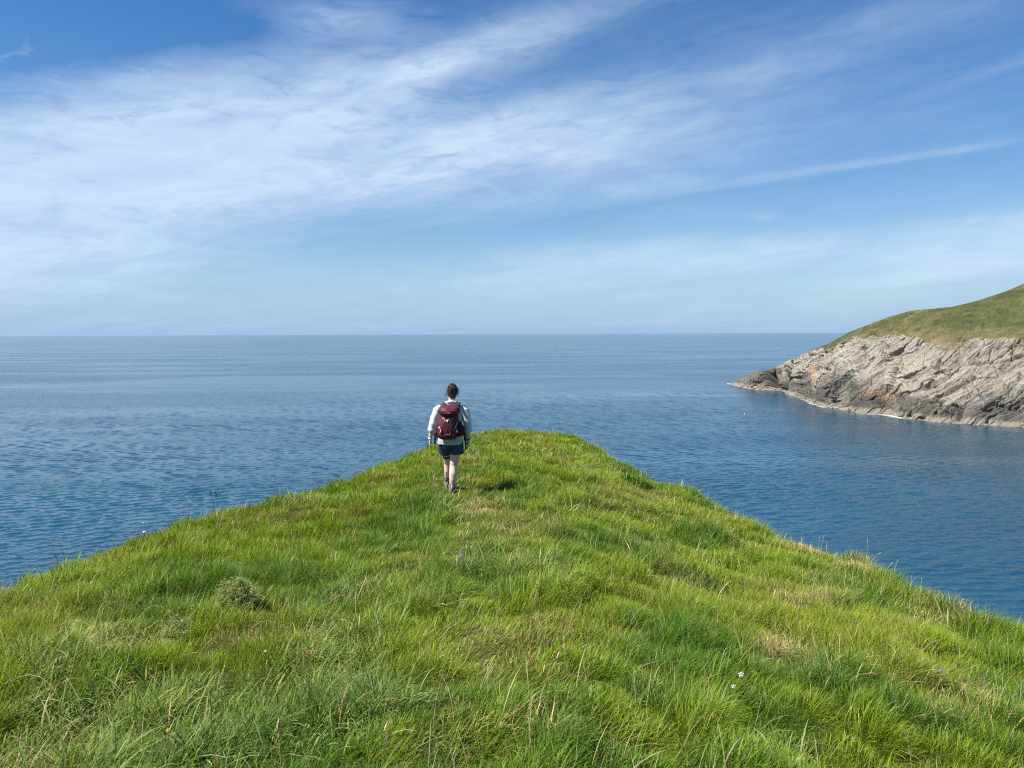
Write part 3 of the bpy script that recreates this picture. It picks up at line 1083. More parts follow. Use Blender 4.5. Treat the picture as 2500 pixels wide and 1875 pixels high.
B = MB()
B.col([(-.012, 0, .68, .10, .09), (-.012, 0, .74, .16, .115), (-.012, 0, .82, .172, .12), (-.01, 0, .92, .145, .10), (-.008, 0, 1.02, .128, .092),
       (-.004, 0, 1.14, .148, .10), (0, 0, 1.25, .168, .10), (.004, 0, 1.32, .155, .085), (.008, .004, 1.365, .095, .065), (.012, .008, 1.40, .054, .056),
       (.02, .016, 1.47, .050, .054)], 28)
hc = Vector((.026, .026, 1.545))
B.ball(hc, (.073, .092, .108), 24, 16)
B.tube([(.024, .05, 1.50), (.024, .075, 1.465)], [.05, .032], 14)                      # jaw
B.tube([(.026, .118, 1.555), (.026, .138, 1.525), (.026, .122, 1.518)], [.008, .013, .006], 8)      # nose
B.tube([(.004, .112, 1.495), (.026, .120, 1.497), (.048, .112, 1.495)], [.004, .008, .004], 8, .7)     # lips
B.tube([(-.01, .108, 1.572), (.026, .118, 1.575), (.062, .108, 1.572)], [.006, .008, .006], 8)      # brow
for s_ in (-1, 1):
    B.ball((.026 + s_ * .077, .016, 1.535), (.010, .019, .030), 10, 8)                  # ears


def arm(sh, elb, wr, tip, side, curl):
    sh, elb, wr, tip = map(Vector, (sh, elb, wr, tip))
    B.tube([sh + Vector((-side * .03, 0, .01)), sh, sh.lerp(elb, .5), elb, elb.lerp(wr, .3), elb.lerp(wr, .75), wr, wr.lerp(tip, .10)],
           [.045, .056, .048, .040, .041, .031, .024, .022], 16)
    d = (tip - wr).normalized()
    fwd = Vector((0, 1, 0))
    fwd = (fwd - d * fwd.dot(d)).normalized()
    nrm = Vector((-side, 0, 0))                                     # palm faces the thigh
    nrm = (nrm - d * nrm.dot(d) - fwd * nrm.dot(fwd)).normalized()
    pl = .088
    B.tube([wr, wr + d * pl * .45, wr + d * pl], [.025, .038, .040], 16, .42, ref=nrm)
    for i, (o_, ln_) in enumerate(((.030, .072), (.010, .080), (-.010, .074), (-.029, .058))):
        a = wr + d * (pl - .008) + fwd * o_
        c_ = curl * (0.9 + 0.12 * i)
        p1 = a + d * ln_ * .45 + nrm * ln_ * .10 * c_ + fwd * o_ * .12
        p2 = p1 + d * ln_ * .30 * max(0.2, 1 - .45 * c_) + nrm * ln_ * .28 * c_
        p3 = p2 + d * ln_ * .22 * (0.9 - .7 * c_) + nrm * ln_ * .26 * c_
        B.tube([a - d * .02, a, p1, p2, p3], [.0095, .0098, .009, .0082, .0062], 10)
    a = wr + d * .028 + fwd * .026 + nrm * .006
    B.tube([a - fwd * .012, a + d * .022 + fwd * .016 + nrm * .010, a + d * .048 + fwd * .020 + nrm * .018, a + d * .066 + fwd * .018 + nrm * .024],
           [.013, .0115, .0098, .0075], 10)


arm((-.175, 0, 1.31), (-.262, -.02, 1.035), (-.318, .035, .79), (-.318, .075, .62), -1, .55)
arm((.185, 0, 1.305), (.243, -.025, 1.02), (.262, .02, .765), (.258, .05, .60), 1, .95)
# legs
RL = [(.070, 0, .80), (.066, .0, .70), (.062, .01, .60), (.045, .02, .48), (.031, .018, .40), (.026, -.012, .30), (.020, -.018, .22), (.010, -.012, .12), (.006, -.012, .05)]
B.tube(RL, [.092, .094, .084, .067, .056, .062, .053, .037, .036], 20)
B.tube([(.006, -.035, .045), (.008, .05, .04), (.014, .15, .025), (.016, .19, .02)], [.032, .036, .036, .022], 14, .8)
LL = [(-.086, 0, .80), (-.080, .06, .70), (-.072, .13, .60), (-.064, .21, .48), (-.060, .25, .40), (-.060, .26, .30), (-.061, .29, .22), (-.064, .33, .12), (-.064, .34, .04)]
B.tube(LL, [.092, .088, .078, .060, .052, .054, .047, .034, .034], 20)
B.tube([(-.064, .32, .02), (-.064, .405, .015), (-.068, .505, 0), (-.069, .545, -.005)], [.032, .036, .036, .022], 14, .8)
person = B.build("person", m_skin, None, voxel=.0055, smooth=3)
tag(person, "person in pale mint shirt and navy shorts walking away along the grassy promontory", "person")
person.location = PERSON
person.location.z -= .02
person.scale = (_sc,) * 3
person.rotation_euler = (0, 0, -math.atan2(PERSON.x, PERSON.y))

# eyes, hair
for s_ in (-1, 1):
    e_ = MB().ball((.026 + s_ * .030, .102, 1.553), .0125, 12, 8)
    e_.build("eye", m_eye, person)
Hh = MB()
Hh.ball(hc + Vector((0, -.012, .018)), (.083, .098, .112), 24, 16)
Hh.ball(hc + Vector((-.004, -.052, .062)), (.058, .052, .056), 16, 10)
Hh.tube([hc + Vector((0, -.05, -.02)), hc + Vector((0, -.05, -.095))], [.066, .035], 14, .8)
rnd = random.Random(5)
for i in range(330):
    a_, e__ = rnd.uniform(0, 2 * math.pi), rnd.uniform(-.55, 1.5)
    dirv = Vector((math.cos(a_) * math.cos(e__), math.sin(a_) * math.cos(e__), math.sin(e__)))
    if dirv.y > .55 and dirv.z < .55:
        continue
    c_ = hc + Vector((0, -.015, .016)) + Vector((dirv.x * .078, dirv.y * .092, dirv.z * .104))
    if rnd.random() < .35:
        c_ = hc + Vector((-.004, -.055, .062)) + dirv * .055
    ax_ = Vector((rnd.gauss(0, 1), rnd.gauss(0, 1), rnd.gauss(0, 1))).normalized()
    u_ = ax_.orthogonal().normalized()
    w_ = ax_.cross(u_)
    rr_ = rnd.uniform(.007, .017)
    ph = rnd.uniform(0, 6)
    m_ = 8
    pts = [c_ + u_ * math.cos(ph + k * .62) * rr_ + w_ * math.sin(ph + k * .62) * rr_ + dirv * .0015 * k * rnd.uniform(.3, 1.2) for k in range(m_)]
    rad_ = rnd.uniform(.0016, .0042)
    Hh.tube(pts, [rad_] * (m_ - 1) + [rad_ * .3], 5)
for i in range(26):                                                  # loose strands at the sides
    sd = rnd.choice((-1, 1))
    c_ = hc + Vector((sd * rnd.uniform(.07, .088), rnd.uniform(-.06, .03), rnd.uniform(-.05, .08)))
    pts = [c_ + Vector((sd * .006 * k + .005 * math.sin(k * 1.3 + i), -.002 * k, -.005 * k + .006 * math.cos(k * 1.1 + i))) for k in range(6)]
    Hh.tube(pts, [.0018] * 5 + [.0006], 4)
Hh.build("curly_hair", m_hair, person)

# shirt: body and rolled sleeves in one garment
Sh = MB()
Sh.col([(-.014, -.002, .86, .178, .128), (-.012, 0, .95, .176, .124), (-.008, 0, 1.05, .174, .120), (-.002, 0, 1.16, .180, .120), (.002, 0, 1.26, .186, .116),
        (.005, 0, 1.32, .168, .098), (.010, .002, 1.362, .110, .080), (.013, .004, 1.395, .070, .070)], 32)
for side, P_, ra_ in ((-1, [(-.150, 0, 1.325), (-.188, 0, 1.28), (-.232, -.01, 1.15), (-.268, -.018, 1.03), (-.285, -.005, .955), (-.297, .005, .915)], [.055, .070, .066, .060, .056, .052]),
                      (1, [(.160, 0, 1.32), (.198, 0, 1.27), (.230, -.012, 1.14), (.248, -.02, 1.02), (.254, -.01, .95), (.258, -.002, .905)], [.055, .070, .066, .058, .054, .050])):
    Sh.tube(P_, ra_, 20)
    c_ = Vector(P_[-1])
    d_ = (Vector(P_[-1]) - Vector(P_[-2])).normalized()
    Sh.tube([c_ - d_ * .055, c_ - d_ * .045, c_ - d_ * .012, c_], [.054, .062, .062, .055], 20)
# loose front tails showing either side of the hips
Sh.tube([(-.205, .03, .95), (-.232, .03, .86), (-.238, .03, .775)], [.030, .030, .022], 12, .45)
Sh.tube([(.185, .04, .95), (.208, .045, .86), (.225, .04, .75)], [.030, .028, .018], 12, .45)
shirt = Sh.build("shirt", m_shirt, person, voxel=.007, smooth=2, wrinkle=(.006, 7, 9, 5, 301))
Co = MB()
Co.tube([(-.062, .055, 1.375), (-.075, -.01, 1.392), (-.045, -.066, 1.405), (.012, -.082, 1.412), (.068, -.066, 1.402), (.096, -.01, 1.388), (.085, .055, 1.37)],
        [.014, .018, .020, .021, .020, .018, .014], 12, .75)
Co.build("collar", m_shirt, shirt, voxel=.004, smooth=2)
Te = MB()
Te.col([(-.018, -.004, .722, .186, .138), (-.018, -.004, .73, .192, .143), (-.016, -.003, .78, .190, .140), (-.014, 0, .85, .180, .130), (-.012, 0, .95, .160, .115)], 32)
Te.build("tee_hem", m_tee, person, voxel=.007, smooth=1, wrinkle=(.006, 9, 9, 3, 311))
So = MB()
So.col([(-.012, 0, .66, .150, .115), (-.014, 0, .74, .186, .134), (-.014, 0, .84, .178, .128)], 28)
So.tube([(.076, 0, .76), (.078, 0, .68), (.080, .008, .578)], [.100, .108, .112], 22, 1.0)
So.tube([(-.092, .01, .76), (-.092, .045, .68), (-.090, .092, .574)], [.098, .098, .093], 22, 1.0)
So.build("shorts", m_short, person, voxel=.007, smooth=1, wrinkle=(.006, 8, 8, 7, 321))
# knee band, socks, boots, wrist watch
MB().tube([(-.068, .172, .535), (-.066, .188, .505)], [.070, .067], 20).build("knee_strap", m_black, person)
MB().tube([(.2625, .0165, .792), (.262, .020, .775)], [.030, .030], 14).build("wrist_band", m_black, person)
MB().tube([(-.314, .031, .812), (-.3165, .034, .795)], [.031, .031], 14).build("wrist_band", m_white, person)


def boot(x0, y0, z0, sock_pts):
    s_ = MB()
    n_ = len(sock_pts)
    s_.tube(sock_pts, [.044 + (.004 if i % 2 else 0) for i in range(n_)], 18)
    s_.build("sock", m_sock, person)
    b_ = MB()
    b_.tube([(x0, y0 - .004, z0 + .145), (x0, y0 - .004, z0 + .10), (x0, y0, z0 + .055), (x0, y0 + .004, z0 + .03)], [.052, .050, .050, .046], 18)
    b_.tube([(x0, y0 - .035, z0 + .048), (x0, y0 + .06, z0 + .052), (x0 + .004, y0 + .15, z0 + .042), (x0 + .006, y0 + .205, z0 + .034)], [.040, .046, .048, .030], 16, .85)
    o = b_.build("boot", m_boot, person, voxel=.005, smooth=2)
    so_ = MB()
    so_.tube([(x0, y0 - .055, z0 + .010), (x0, y0 - .02, z0 + .010), (x0 + .002, y0 + .07, z0 + .010), (x0 + .006, y0 + .16, z0 + .010), (x0 + .008, y0 + .215, z0 + .014)],
             [.030, .044, .042, .050, .030], 16, .34, ref=(0, 0, 1))
    so_.build("sole", m_sole, o)
    tb_ = MB().tube([(x0, y0 - .052, z0 + .05), (x0, y0 - .053, z0 + .10), (x0, y0 - .050, z0 + .15)], [.011, .013, .010], 8, .5)
    tb_.build("heel_tab", m_refl, o)


boot(-.064, .335, .012, [(-.062, .285 + .0028 * i, .262 - i * .012) for i in range(10)])
boot(.006, -.01, .0, [(.010, -.013, .165 - i * .010) for i in range(8)])

# ------------------------------------------------------------------ the rucksack
pack = empty("backpack", person.location, person.rotation_euler)
pack.scale = person.scale
tag(pack, "maroon hiking rucksack with lid, badges and a blue charm worn on the walker's back", "backpack")
Pk = MB()
Pk.col([(-.045, -.205, .812, .085, .045), (-.048, -.215, .83, .118, .075), (-.058, -.225, .87, .170, .100), (-.062, -.232, .92, .188, .112), (-.058, -.238, .99, .178, .118),
        (-.048, -.240, 1.06, .160, .118), (-.034, -.235, 1.13, .143, .112), (-.026, -.228, 1.20, .136, .106), (-.022, -.22, 1.30, .136, .100), (-.020, -.21, 1.34, .12, .085)], 36, 2.6)
body = Pk.build("main_compartment", m_maroon, pack, voxel=.007, smooth=3, wrinkle=(.007, 9, 4, 7, 331))
Ld = MB()
Ld.col([(-.022, -.262, 1.152, .070, .060), (-.022, -.255, 1.172, .120, .100), (-.024, -.245, 1.215, .150, .130), (-.024, -.238, 1.27, .158, .134), (-.024, -.228, 1.325, .152, .118),
        (-.022, -.215, 1.36, .125, .085), (-.022, -.21, 1.372, .09, .06)], 36, 2.5)
Ld.ball((-.090, -.190, 1.362), (.048, .05, .034), 14, 9)
Ld.ball((.095, -.188, 1.355), (.052, .05, .034), 14, 9)
lid = Ld.build("lid", m_maroon, pack, voxel=.006, smooth=3, wrinkle=(.007, 6, 4, 9, 341))
Pp = MB()
Pp.col([(.105, -.235, .858, .040, .05), (.112, -.235, .875, .072, .078), (.128, -.235, .93, .074, .085), (.122, -.235, 1.0, .066, .08), (.098, -.235, 1.07, .05, .065), (.08, -.23, 1.10, .03, .05)], 26, 2.4)
Pp.build("side_pocket", m_plum, pack, voxel=.006, smooth=2, wrinkle=(.004, 9, 8, 7, 351))  # darker plum than the bag: the pocket's shade is put into its colour
Fp = MB()
Fp.col([(-.055, -.325, .835, .085, .022), (-.060, -.338, .88, .128, .030), (-.056, -.346, .96, .125, .026), (-.048, -.345, 1.03, .105, .022), (-.040, -.338, 1.09, .085, .020), (-.038, -.33, 1.115, .06, .014)], 26, 2.6)
front = Fp.build("front_pocket", m_maroon, pack, voxel=.005, smooth=2, wrinkle=(.006, 14, 3, 3, 361))
for s_, cx in ((-1, -.10), (1, .115)):
    st = MB()
    st.tube([(cx * .9, -.13, 1.33), (cx, -.10, 1.375), (cx * 1.1, -.03, 1.392), (cx * 1.15, .05, 1.37), (cx * 1.1, .115, 1.29), (cx * 1.1, .135, 1.15), (cx * 1.2, .12, 1.02), (cx * 1.5, .04, .95), (cx * 1.55, -.10, .93)],
            [.026, .030, .031, .031, .029, .026, .018, .012, .012], 12, .35, ref=(0.0, -.6, 1))
    st.build("shoulder_strap", m_maroon, pack, subd=1)
    hb = MB()
    hb.tube([(s_ * .13 - .01, -.14, .92), (s_ * .19 - .01, -.06, .915), (s_ * .205 - .01, .03, .91), (s_ * .15 - .01, .12, .91), (s_ * .03, .155, .91)], [.03, .034, .032, .028, .018], 10, .35, ref=(s_, .2, 0))
    hb.build("hip_belt", m_black, pack, subd=1)
le = MB()
le.tube([(-.238, -.04, .885), (-.243, -.045, .80), (-.240, -.05, .716)], [.013, .015, .012], 8, .4)
le.build("strap_end", m_black, pack)
le = MB()
le.tube([(.200, -.04, .885), (.208, -.045, .78), (.222, -.05, .70), (.214, -.05, .625)], [.010, .012, .013, .010], 8, .4)
le.build("strap_end", m_black, pack)

from mathutils.bvhtree import BVHTree
_bv = []
for o in (body, lid, front):
    _bv.append(BVHTree.FromPolygons([v.co for v in o.data.vertices], [tuple(p.vertices) for p in o.data.polygons]))


def on_pack(X, Y, lift=0.0):
    p = q(X, Y, -1.0)
    best = None
    for t in _bv:
        hit = t.ray_cast(p, Vector((0, 1, 0)))
        if hit[0] is not None and (best is None or hit[0].y < best.y):
            best = hit[0]
    if best is None:
        best = q(X, Y, -.3)
    return Vector((best.x, best.y - lift, best.z))


def on_line(pts, rad_, name, mat, flat=.5, lift=.003, sub=5, par=None):
    out_ = []
    for (a, b_) in zip(pts[:-1], pts[1:]):
        for k in range(sub):
            t = k / sub
            out_.append(on_pack(a[0] + (b_[0] - a[0]) * t, a[1] + (b_[1] - a[1]) * t, lift))
    out_.append(on_pack(*pts[-1], lift))
    m_ = MB().tube(out_, rad_, 8, flat)
    return m_.build(name, mat, par or pack)


on_line([(500, 430), (470, 445), (455, 470)], .004, "seam", m_plum, par=lid)
on_line([(385, 440), (372, 500), (400, 545), (450, 562), (520, 560), (580, 545)], .0045, "piping", m_plum, par=lid)
on_line([(455, 450), (500, 480), (560, 500), (600, 495)], .0035, "seam", m_plum, par=lid)
on_line([(440, 518), (448, 506), (462, 503), (478, 508), (490, 506), (488, 518), (462, 512)], .0032, "logo", m_refl, par=lid)
on_line([(505, 545), (500, 600), (510, 680), (530, 760)], .006, "webbing_strap", m_plum)
on_line([(350, 620), (340, 700), (330, 770), (400, 800)], .004, "seam", m_plum)
on_line([(420, 640), (450, 700), (470, 760)], .0035, "seam", m_plum, par=front)
on_line([(530, 630), (505, 700), (490, 760)], .0035, "seam", m_plum, par=front)
on_line([(400, 790), (440, 805), (500, 800), (535, 780)], .005, "seam", m_plum)
on_line([(440, 772), (478, 776), (497, 752)], .0035, "reflective_trim", m_refl)
on_line([(578, 628), (565, 655), (548, 700)], .008, "compression_strap", m_refl, .4)
on_line([(545, 700), (552, 760), (545, 835), (540, 862)], .005, "compression_strap", m_black, .4, lift=.02)
on_line([(500, 640), (560, 640), (600, 645)], .006, "webbing_strap", m_black, .4)
on_line([(480, 560), (495, 578), (515, 565)], .010, "buckle", m_black, .5)
for X, Y, r_, mt in ((416, 588, .0145, m_white), (432, 610, .0105, m_cream), (455, 612, .0145, m_white), (370, 693, .018, m_white)):
    p = on_pack(X, Y, .006)
    MB().ball(p, (r_, .005, r_), 16, 9).build("badge", mt, pack)
on_line([(376, 712), (388, 728), (372, 745), (382, 752)], .005, "charm", m_cream, 1, lift=.006, sub=3)
on_line([(470, 590), (468, 612), (458, 628)], .004, "charm", m_cream, 1, lift=.008, sub=3)
tx = MB()
for row, (Y, n_) in enumerate(((592, 9), (605, 11))):
    for k in range(n_):
        X = 487 + k * 5.6
        p = on_pack(X, Y, .003)
        tx.box(p, .0024 if k % 3 else .0016, .001, .0045)
tx.build("lettering", m_refl, pack)
bc = on_pack(563, 742, .014)
bd = MB().ball(bc, (.019, .016, .019), 16, 10)
bd.tube([bc + Vector((0, 0, .012)), bc + Vector((.003, 0, .040)), bc + Vector((.0, .006, .06))], [.009, .003, .0015], 8)
bd.build("blue_charm", m_blue, pack)

def warp(o, dz_of):
    for c in [o] + list(o.children_recursive):
        if c.type != 'MESH':
            continue
        n_ = len(c.data.vertices)
        co_ = np.zeros(n_ * 3, np.float32)
        c.data.vertices.foreach_get('co', co_)
        co_ = co_.reshape(-1, 3)
        co_[:, 2] += dz_of(co_[:, 2].astype(float))
        c.data.vertices.foreach_set('co', co_.ravel())
        c.data.update()


warp(person, lambda z: .045 * sstep(.15, .60, z) * sstep(1.36, 1.1, z))
warp(pack, lambda z: .055 * sstep(1.40, 1.15, z))

# ------------------------------------------------------------------ single plants among the grass
m_stem = simple_mat("green_stem", (0.13, 0.16, 0.05), 0.6, 0.2, 40)
m_dry = simple_mat("dry_stem", (0.42, 0.34, 0.20), 0.7, 0.2, 40)
m_sorrel = simple_mat("rusty_seed_head", (0.30, 0.135, 0.075), 0.8, 0.3, 90)
m_tan = simple_mat("tan_seed_head", (0.50, 0.33, 0.17), 0.8, 0.25, 90)
m_darkh = simple_mat("dark_seed_head", (0.05, 0.035, 0.03), 0.8, 0.25, 90)
m_paleh = simple_mat("pale_seed_head", (0.34, 0.31, 0.20), 0.8, 0.2, 90)
m_darkstem = simple_mat("dark_stem", (0.07, 0.05, 0.035), 0.7, 0.2, 40)
m_petw = simple_mat("white_petal", (0.82, 0.82, 0.80), 0.6, 0.03, 50)
m_petv = simple_mat("violet_petal", (0.24, 0.23, 0.46), 0.6, 0.15, 50)
m_pety = simple_mat("yellow_petal", (0.75, 0.58, 0.03), 0.6, 0.08, 50)
m_petr = simple_mat("pink_petal", (0.70, 0.12, 0.13), 0.6, 0.1, 50)


def stalk(u, v, hgt_, head, mat, label, group, lean=(0.3, 0.0), thick=.0016, hl=.04, stem_mat=None, arch=0.0, name="seed_stalk", cat="seed stalk", at=None):
    """u, v: where the head shows in the photograph; the root is found on the sward below it"""
    # root so that the head (hgt_ above and leaned) sits on the sight line
    d = ray_dir(u, v)
    t = np.arange(1.5, 26, .01)
    X_, Y_, Z_ = d[0] * t, d[1] * t, CAM_Z + d[2] * t
    gz_ = ground_z(X_ - lean[0] * hgt_, Y_ - lean[1] * hgt_)
    e_ = np.abs(Z_ - gz_ - hgt_ * (1 - arch * .35))
    blw = Z_ < gz_
    e_[(int(np.argmax(blw)) + 1 if blw.any() else len(t)):] = 1e9
    i_ = int(np.argmin(e_))
    bp_ = (X_[i_] - lean[0] * hgt_, Y_[i_] - lean[1] * hgt_, gz_[i_])
    root = empty(name, bp_)
    tag(root, label, cat, group)
    dist_ = math.hypot(bp_[0], bp_[1])
    th_ = thick * max(1, dist_ / 6)
    top = Vector((lean[0] * hgt_, lean[1] * hgt_, hgt_ * (1 - arch * .35)))
    ctrl = Vector((lean[0] * hgt_ * .25, lean[1] * hgt_ * .25, hgt_ * (.75 + .45 * arch)))
    pts = bez((0, 0, -.02), ctrl, top, 9)
    MB().tube(pts, [th_ * (1.1 - .5 * i / 8) for i in range(9)], 6).build("stem", stem_mat or m_stem, root)
    d_ = (pts[-1] - pts[-2]).normalized()
    hm = MB()
    rn = random.Random(int(u * 7 + v))
    sc_h = max(1, dist_ / 7)
    if head == 'spike':                      # plantain / foxtail
        kk = .55 if stem_mat else 1.0
        hm.tube([pts[-1] - d_ * hl * .2, pts[-1] + d_ * hl * .1, pts[-1] + d_ * hl * .6, pts[-1] + d_ * hl], [.002 * sc_h * kk, .0055 * sc_h * kk, .005 * sc_h * kk, .0015 * sc_h * kk], 8)
    elif head == 'panicle':                  # sorrel: clusters of little seeds round the upper stem
        for k in range(34):
            t = rn.uniform(-.2, 1)
            c_ = pts[-1] + d_ * hl * t + Vector((rn.gauss(0, 1), rn.gauss(0, 1), rn.gauss(0, 1))) * (.0055 * sc_h * (1.1 - .7 * max(0, t)))
            hm.ball(c_, .0028 * sc_h, 5, 4)
    elif head == 'fork':
        for k in range(7):
            a_ = rn.uniform(0, 6.28)
            e1 = pts[-1] + d_ * hl * rn.uniform(.3, 1) + Vector((math.cos(a_), math.sin(a_), 0)) * hl * .45
            hm.tube([pts[-2], pts[-1].lerp(e1, .5), e1], [.0012 * sc_h, .001 * sc_h, .0022 * sc_h], 5)
    elif head == 'dome':
        hm.ball(pts[-1], (.010 * sc_h, .010 * sc_h, .008 * sc_h), 10, 7)
        for k in range(16):
            a_ = rn.uniform(0, 6.28)
            hm.ball(pts[-1] + Vector((math.cos(a_) * .009, math.sin(a_) * .009, rn.uniform(-.002, .006))) * sc_h, .0032 * sc_h, 5, 4)
    elif head == 'flower':
        for k in range(5):
            a_ = k * 2 * math.pi / 5 + .3
            c_ = pts[-1] + Vector((math.cos(a_) * hl * .5, -abs(math.sin(a_)) * .1 * hl, math.sin(a_) * hl * .5))
            hm.ball(c_, (hl * .30, hl * .10, hl * .30), 8, 6)
    hm.build("flower_head" if head in ('flower', 'dome') else "seed_head", mat, root)
    if head == 'flower':
        MB().ball(pts[-1] + Vector((0, -.003, 0)), hl * .14, 8, 6).build("flower_centre", m_pety, root)
    return root


SG = "rust-coloured sorrel heads in the grass"
for (u, v, hg_, ln_, hl_, txt) in [
        (1266, 1567, .26, (.05, 0), .05, "rust-red seed head standing alone left of the two tan spikes at the bottom centre"),
        (1285, 1592, .22, (.12, 0), .05, "slim rust-tipped seed stalk just right of and below the lone rust-red head, bottom centre"),
        (1297, 1615, .24, (-.25, .1), .05, "rust-red knobbly seed head leaning left, lowest of the bottom-centre cluster"),
        (1375, 1527, .24, (-.1, 0), .045, "rust-pink seed head above the bottom-centre tan spike"),
        (1399, 1535, .24, (0, 0), .035, "small rust-pink seed head between its two taller neighbours right of centre"),
        (1439, 1546, .22, (.1, 0), .03, "faded buff seed head right of the small rust-pink one"),
        (1500, 1530, .26, (-.15, 0), .075, "largest bushy rust-red seed head, right of the bottom-centre cluster"),
        (1508, 1548, .22, (.25, 0), .05, "short rust-red seed head tucked below the largest bushy one"),
        (850, 1288, .30, (.1, .1), .06, "rust-brown sorrel head in the grass left of and below the walker"),
        (1240, 1388, .28, (.05, 0), .04, "small pink sorrel head in the grass below and right of the walker"),
        (744, 1606, .26, (-.05, .1), .05, "brown sorrel head in dark green grass right of the dry patch"),
        (514, 1207, .42, (-.15, .1), .05, "left of two tall dark stalks showing against the sea on the left brow")]:
    stalk(u, v, hg_, 'panicle', m_darkh if u == 514 else m_sorrel, txt, SG if u != 514 else None, ln_, hl=hl_, stem_mat=m_darkstem if u == 514 else m_stem)
stalk(527, 1209, .42, 'panicle', m_darkh, "right of two tall dark stalks showing against the sea on the left brow", None, (-.12, .1), hl=.05, stem_mat=m_darkstem)
for (u, v, hg_, ln_, txt) in [
        (1361, 1606, .26, (.12, 0), "upright tan spike of seed at the bottom centre of the slope"),
        (1366, 1640, .20, (0, 0), "short amber seed spike below the upright tan one"),
        (1328, 1640, .18, (.05, 0), "tiny ochre seed spike left of the short amber one"),
        (678, 1782, .30, (.05, 0), "pale fat foxtail spike near the bottom edge left of centre")]:
    stalk(u, v, hg_, 'spike', m_tan, txt, "upright seed spikes low on the slope", ln_, hl=.05 if u == 678 else .035)
for (u, v, hg_, ln_, txt) in [
        (27, 1662, .36, (-1.0, .2), "long arching straw stalk with drooping rusty head at the far left"),
        (134, 1676, .30, (-.8, -.2), "shorter arching stalk with rusty head right of the far-left one"),
        (142, 1528, .34, (-1.0, .1), "arching stalk with rusty tip below the tan bare patch on the left"),
        (276, 1567, .32, (-.9, .1), "arching stalk with rusty head below the low pale shrub"),
        (691, 1529, .32, (.9, .1), "stalk bowed to the right with a tan head, right of the dark bush"),
        (412, 1491, .30, (.9, .0), "stalk bowed to the right with a tan head, left of the dark bush")]:
    stalk(u, v, hg_, 'panicle', m_tan if u in (691, 412) else m_sorrel, txt, "bowed stalks with rusty heads", ln_, hl=.045, arch=.9, stem_mat=m_dry)
for i, (u, v, hg_, ln_, txt) in enumerate([
        (102, 1320, .40, (-.6, .2), "dark drooping stalk furthest left against the sea"),
        (127, 1318, .42, (-.5, .2), "dark drooping stalk second from the left against the sea"),
        (177, 1323, .40, (-.5, .2), "dark drooping stalk third from the left against the sea"),
        (234, 1332, .34, (-.4, .2), "dark stalk fourth from the left against the sea"),
        (262, 1312, .36, (-.4, .2), "thin dark stalk fifth from the left against the sea"),
        (75, 1382, .30, (-.5, .1), "dark low stalk at the left end of the brow"),
        (296, 1306, .30, (-.6, .2), "pinkish bowed stalk left of the white bladder flower on the brow"),
        (497, 1240, .38, (-.6, .2), "pinkish bowed stalk just left of the two tall dark stalks"),
        (556, 1232, .30, (.5, .2), "short dark stalk right of the two tall dark stalks"),
        (622, 1224, .30, (.3, .2), "small dark stalk on the left brow halfway to the walker"),
        (682, 1180, .50, (.05, .2), "tall thin dark stalk on the left brow nearest the walker")]):
    stalk(u, v, hg_, 'fork', m_darkh if i not in (6, 7) else m_sorrel, txt, "dark stalks along the left brow", ln_, hl=.045, arch=.5, stem_mat=m_darkstem, thick=.0020)
for (u, v, hg_, ln_, txt) in [
        (2001, 1315, .42, (.05, 0), "pale bare stalk rising against the sea above the first tan tuft on the right brow"),
        (2011, 1311, .45, (.12, 0), "pale bare stalk leaning right beside the one above the first tan tuft"),
        (2118, 1320, .46, (0, 0), "tall pale stalk standing alone beside the second tan tuft on the right brow"),
        (2146, 1352, .35, (.5, 0), "faint pale stalk slanting right below the second tan tuft"),
        (2175, 1378, .38, (.3, 0), "pale stalk left of the tallest one on the right brow"),
        (2190, 1373, .46, (.1, 0), "tallest pale stalk on the right brow against dark water"),
        (2250, 1417, .36, (.05, 0), "pale stalk right of the tallest one on the right brow"),
        (2285, 1460, .24, (.1, 0), "short pale stalk near the right end of the brow"),
        (2411, 1513, .14, (.1, 0), "tiny pale stalk furthest right on the brow"),
        (2217, 1480, .40, (-.15, 0), "long pale stalk in the grass below the right brow"),
        (1938, 1382, .36, (-.1, 0), "long pale stalk in the grass below the first tan tuft"),
        (1780, 1300, .40, (-.1, 0), "long pale stalk leaning left in the middle of the right slope"),
        (1556, 1290, .45, (-.1, 0), "long whitish stalk in the grass right of the straw patch"),
        (1920, 1510, .40, (0, 0), "thin straw stalk above the gold patch on the right"),
        (2205, 1782, .30, (-.2, 0), "straight straw stalk near the bottom right edge")]:
    stalk(u, v, hg_, 'spike', m_paleh, txt, "pale bare stalks on the right slope", ln_, hl=.03, stem_mat=m_dry, thick=.0014)
stalk(457, 1242, .40, 'flower', m_petr, "coral-red flower on a thin stem against the sea on the left brow", None, (-.05, .1), hl=.022, name="wild_flower", cat="flower", thick=.0011)
stalk(351, 1277, .42, 'dome', m_paleh, "tall whitish umbel against the sea on the left brow", None, (-.3, .1), hl=.05, name="wild_flower", cat="flower")
stalk(352, 1299, .30, 'dome', m_petw, "white bladder flower on the left brow below the tall umbel", None, (0, .1), hl=.03, name="wild_flower", cat="flower")
stalk(1810, 1646, .24, 'flower', m_petw, "upper and larger of the two white flowers on the lower right slope", "white flowers", (.1, 0), hl=.021, name="white_flower", cat="flower")
stalk(1791, 1677, .20, 'flower', m_petw, "lower and smaller of the two white flowers on the lower right slope", "white flowers", (-.1, 0), hl=.016, name="white_flower", cat="flower")
stalk(2298, 1636, .20, 'flower', m_petv, "violet-blue flower by itself in the grass near the right edge", None, (0, 0), hl=.019, name="violet_flower", cat="flower")
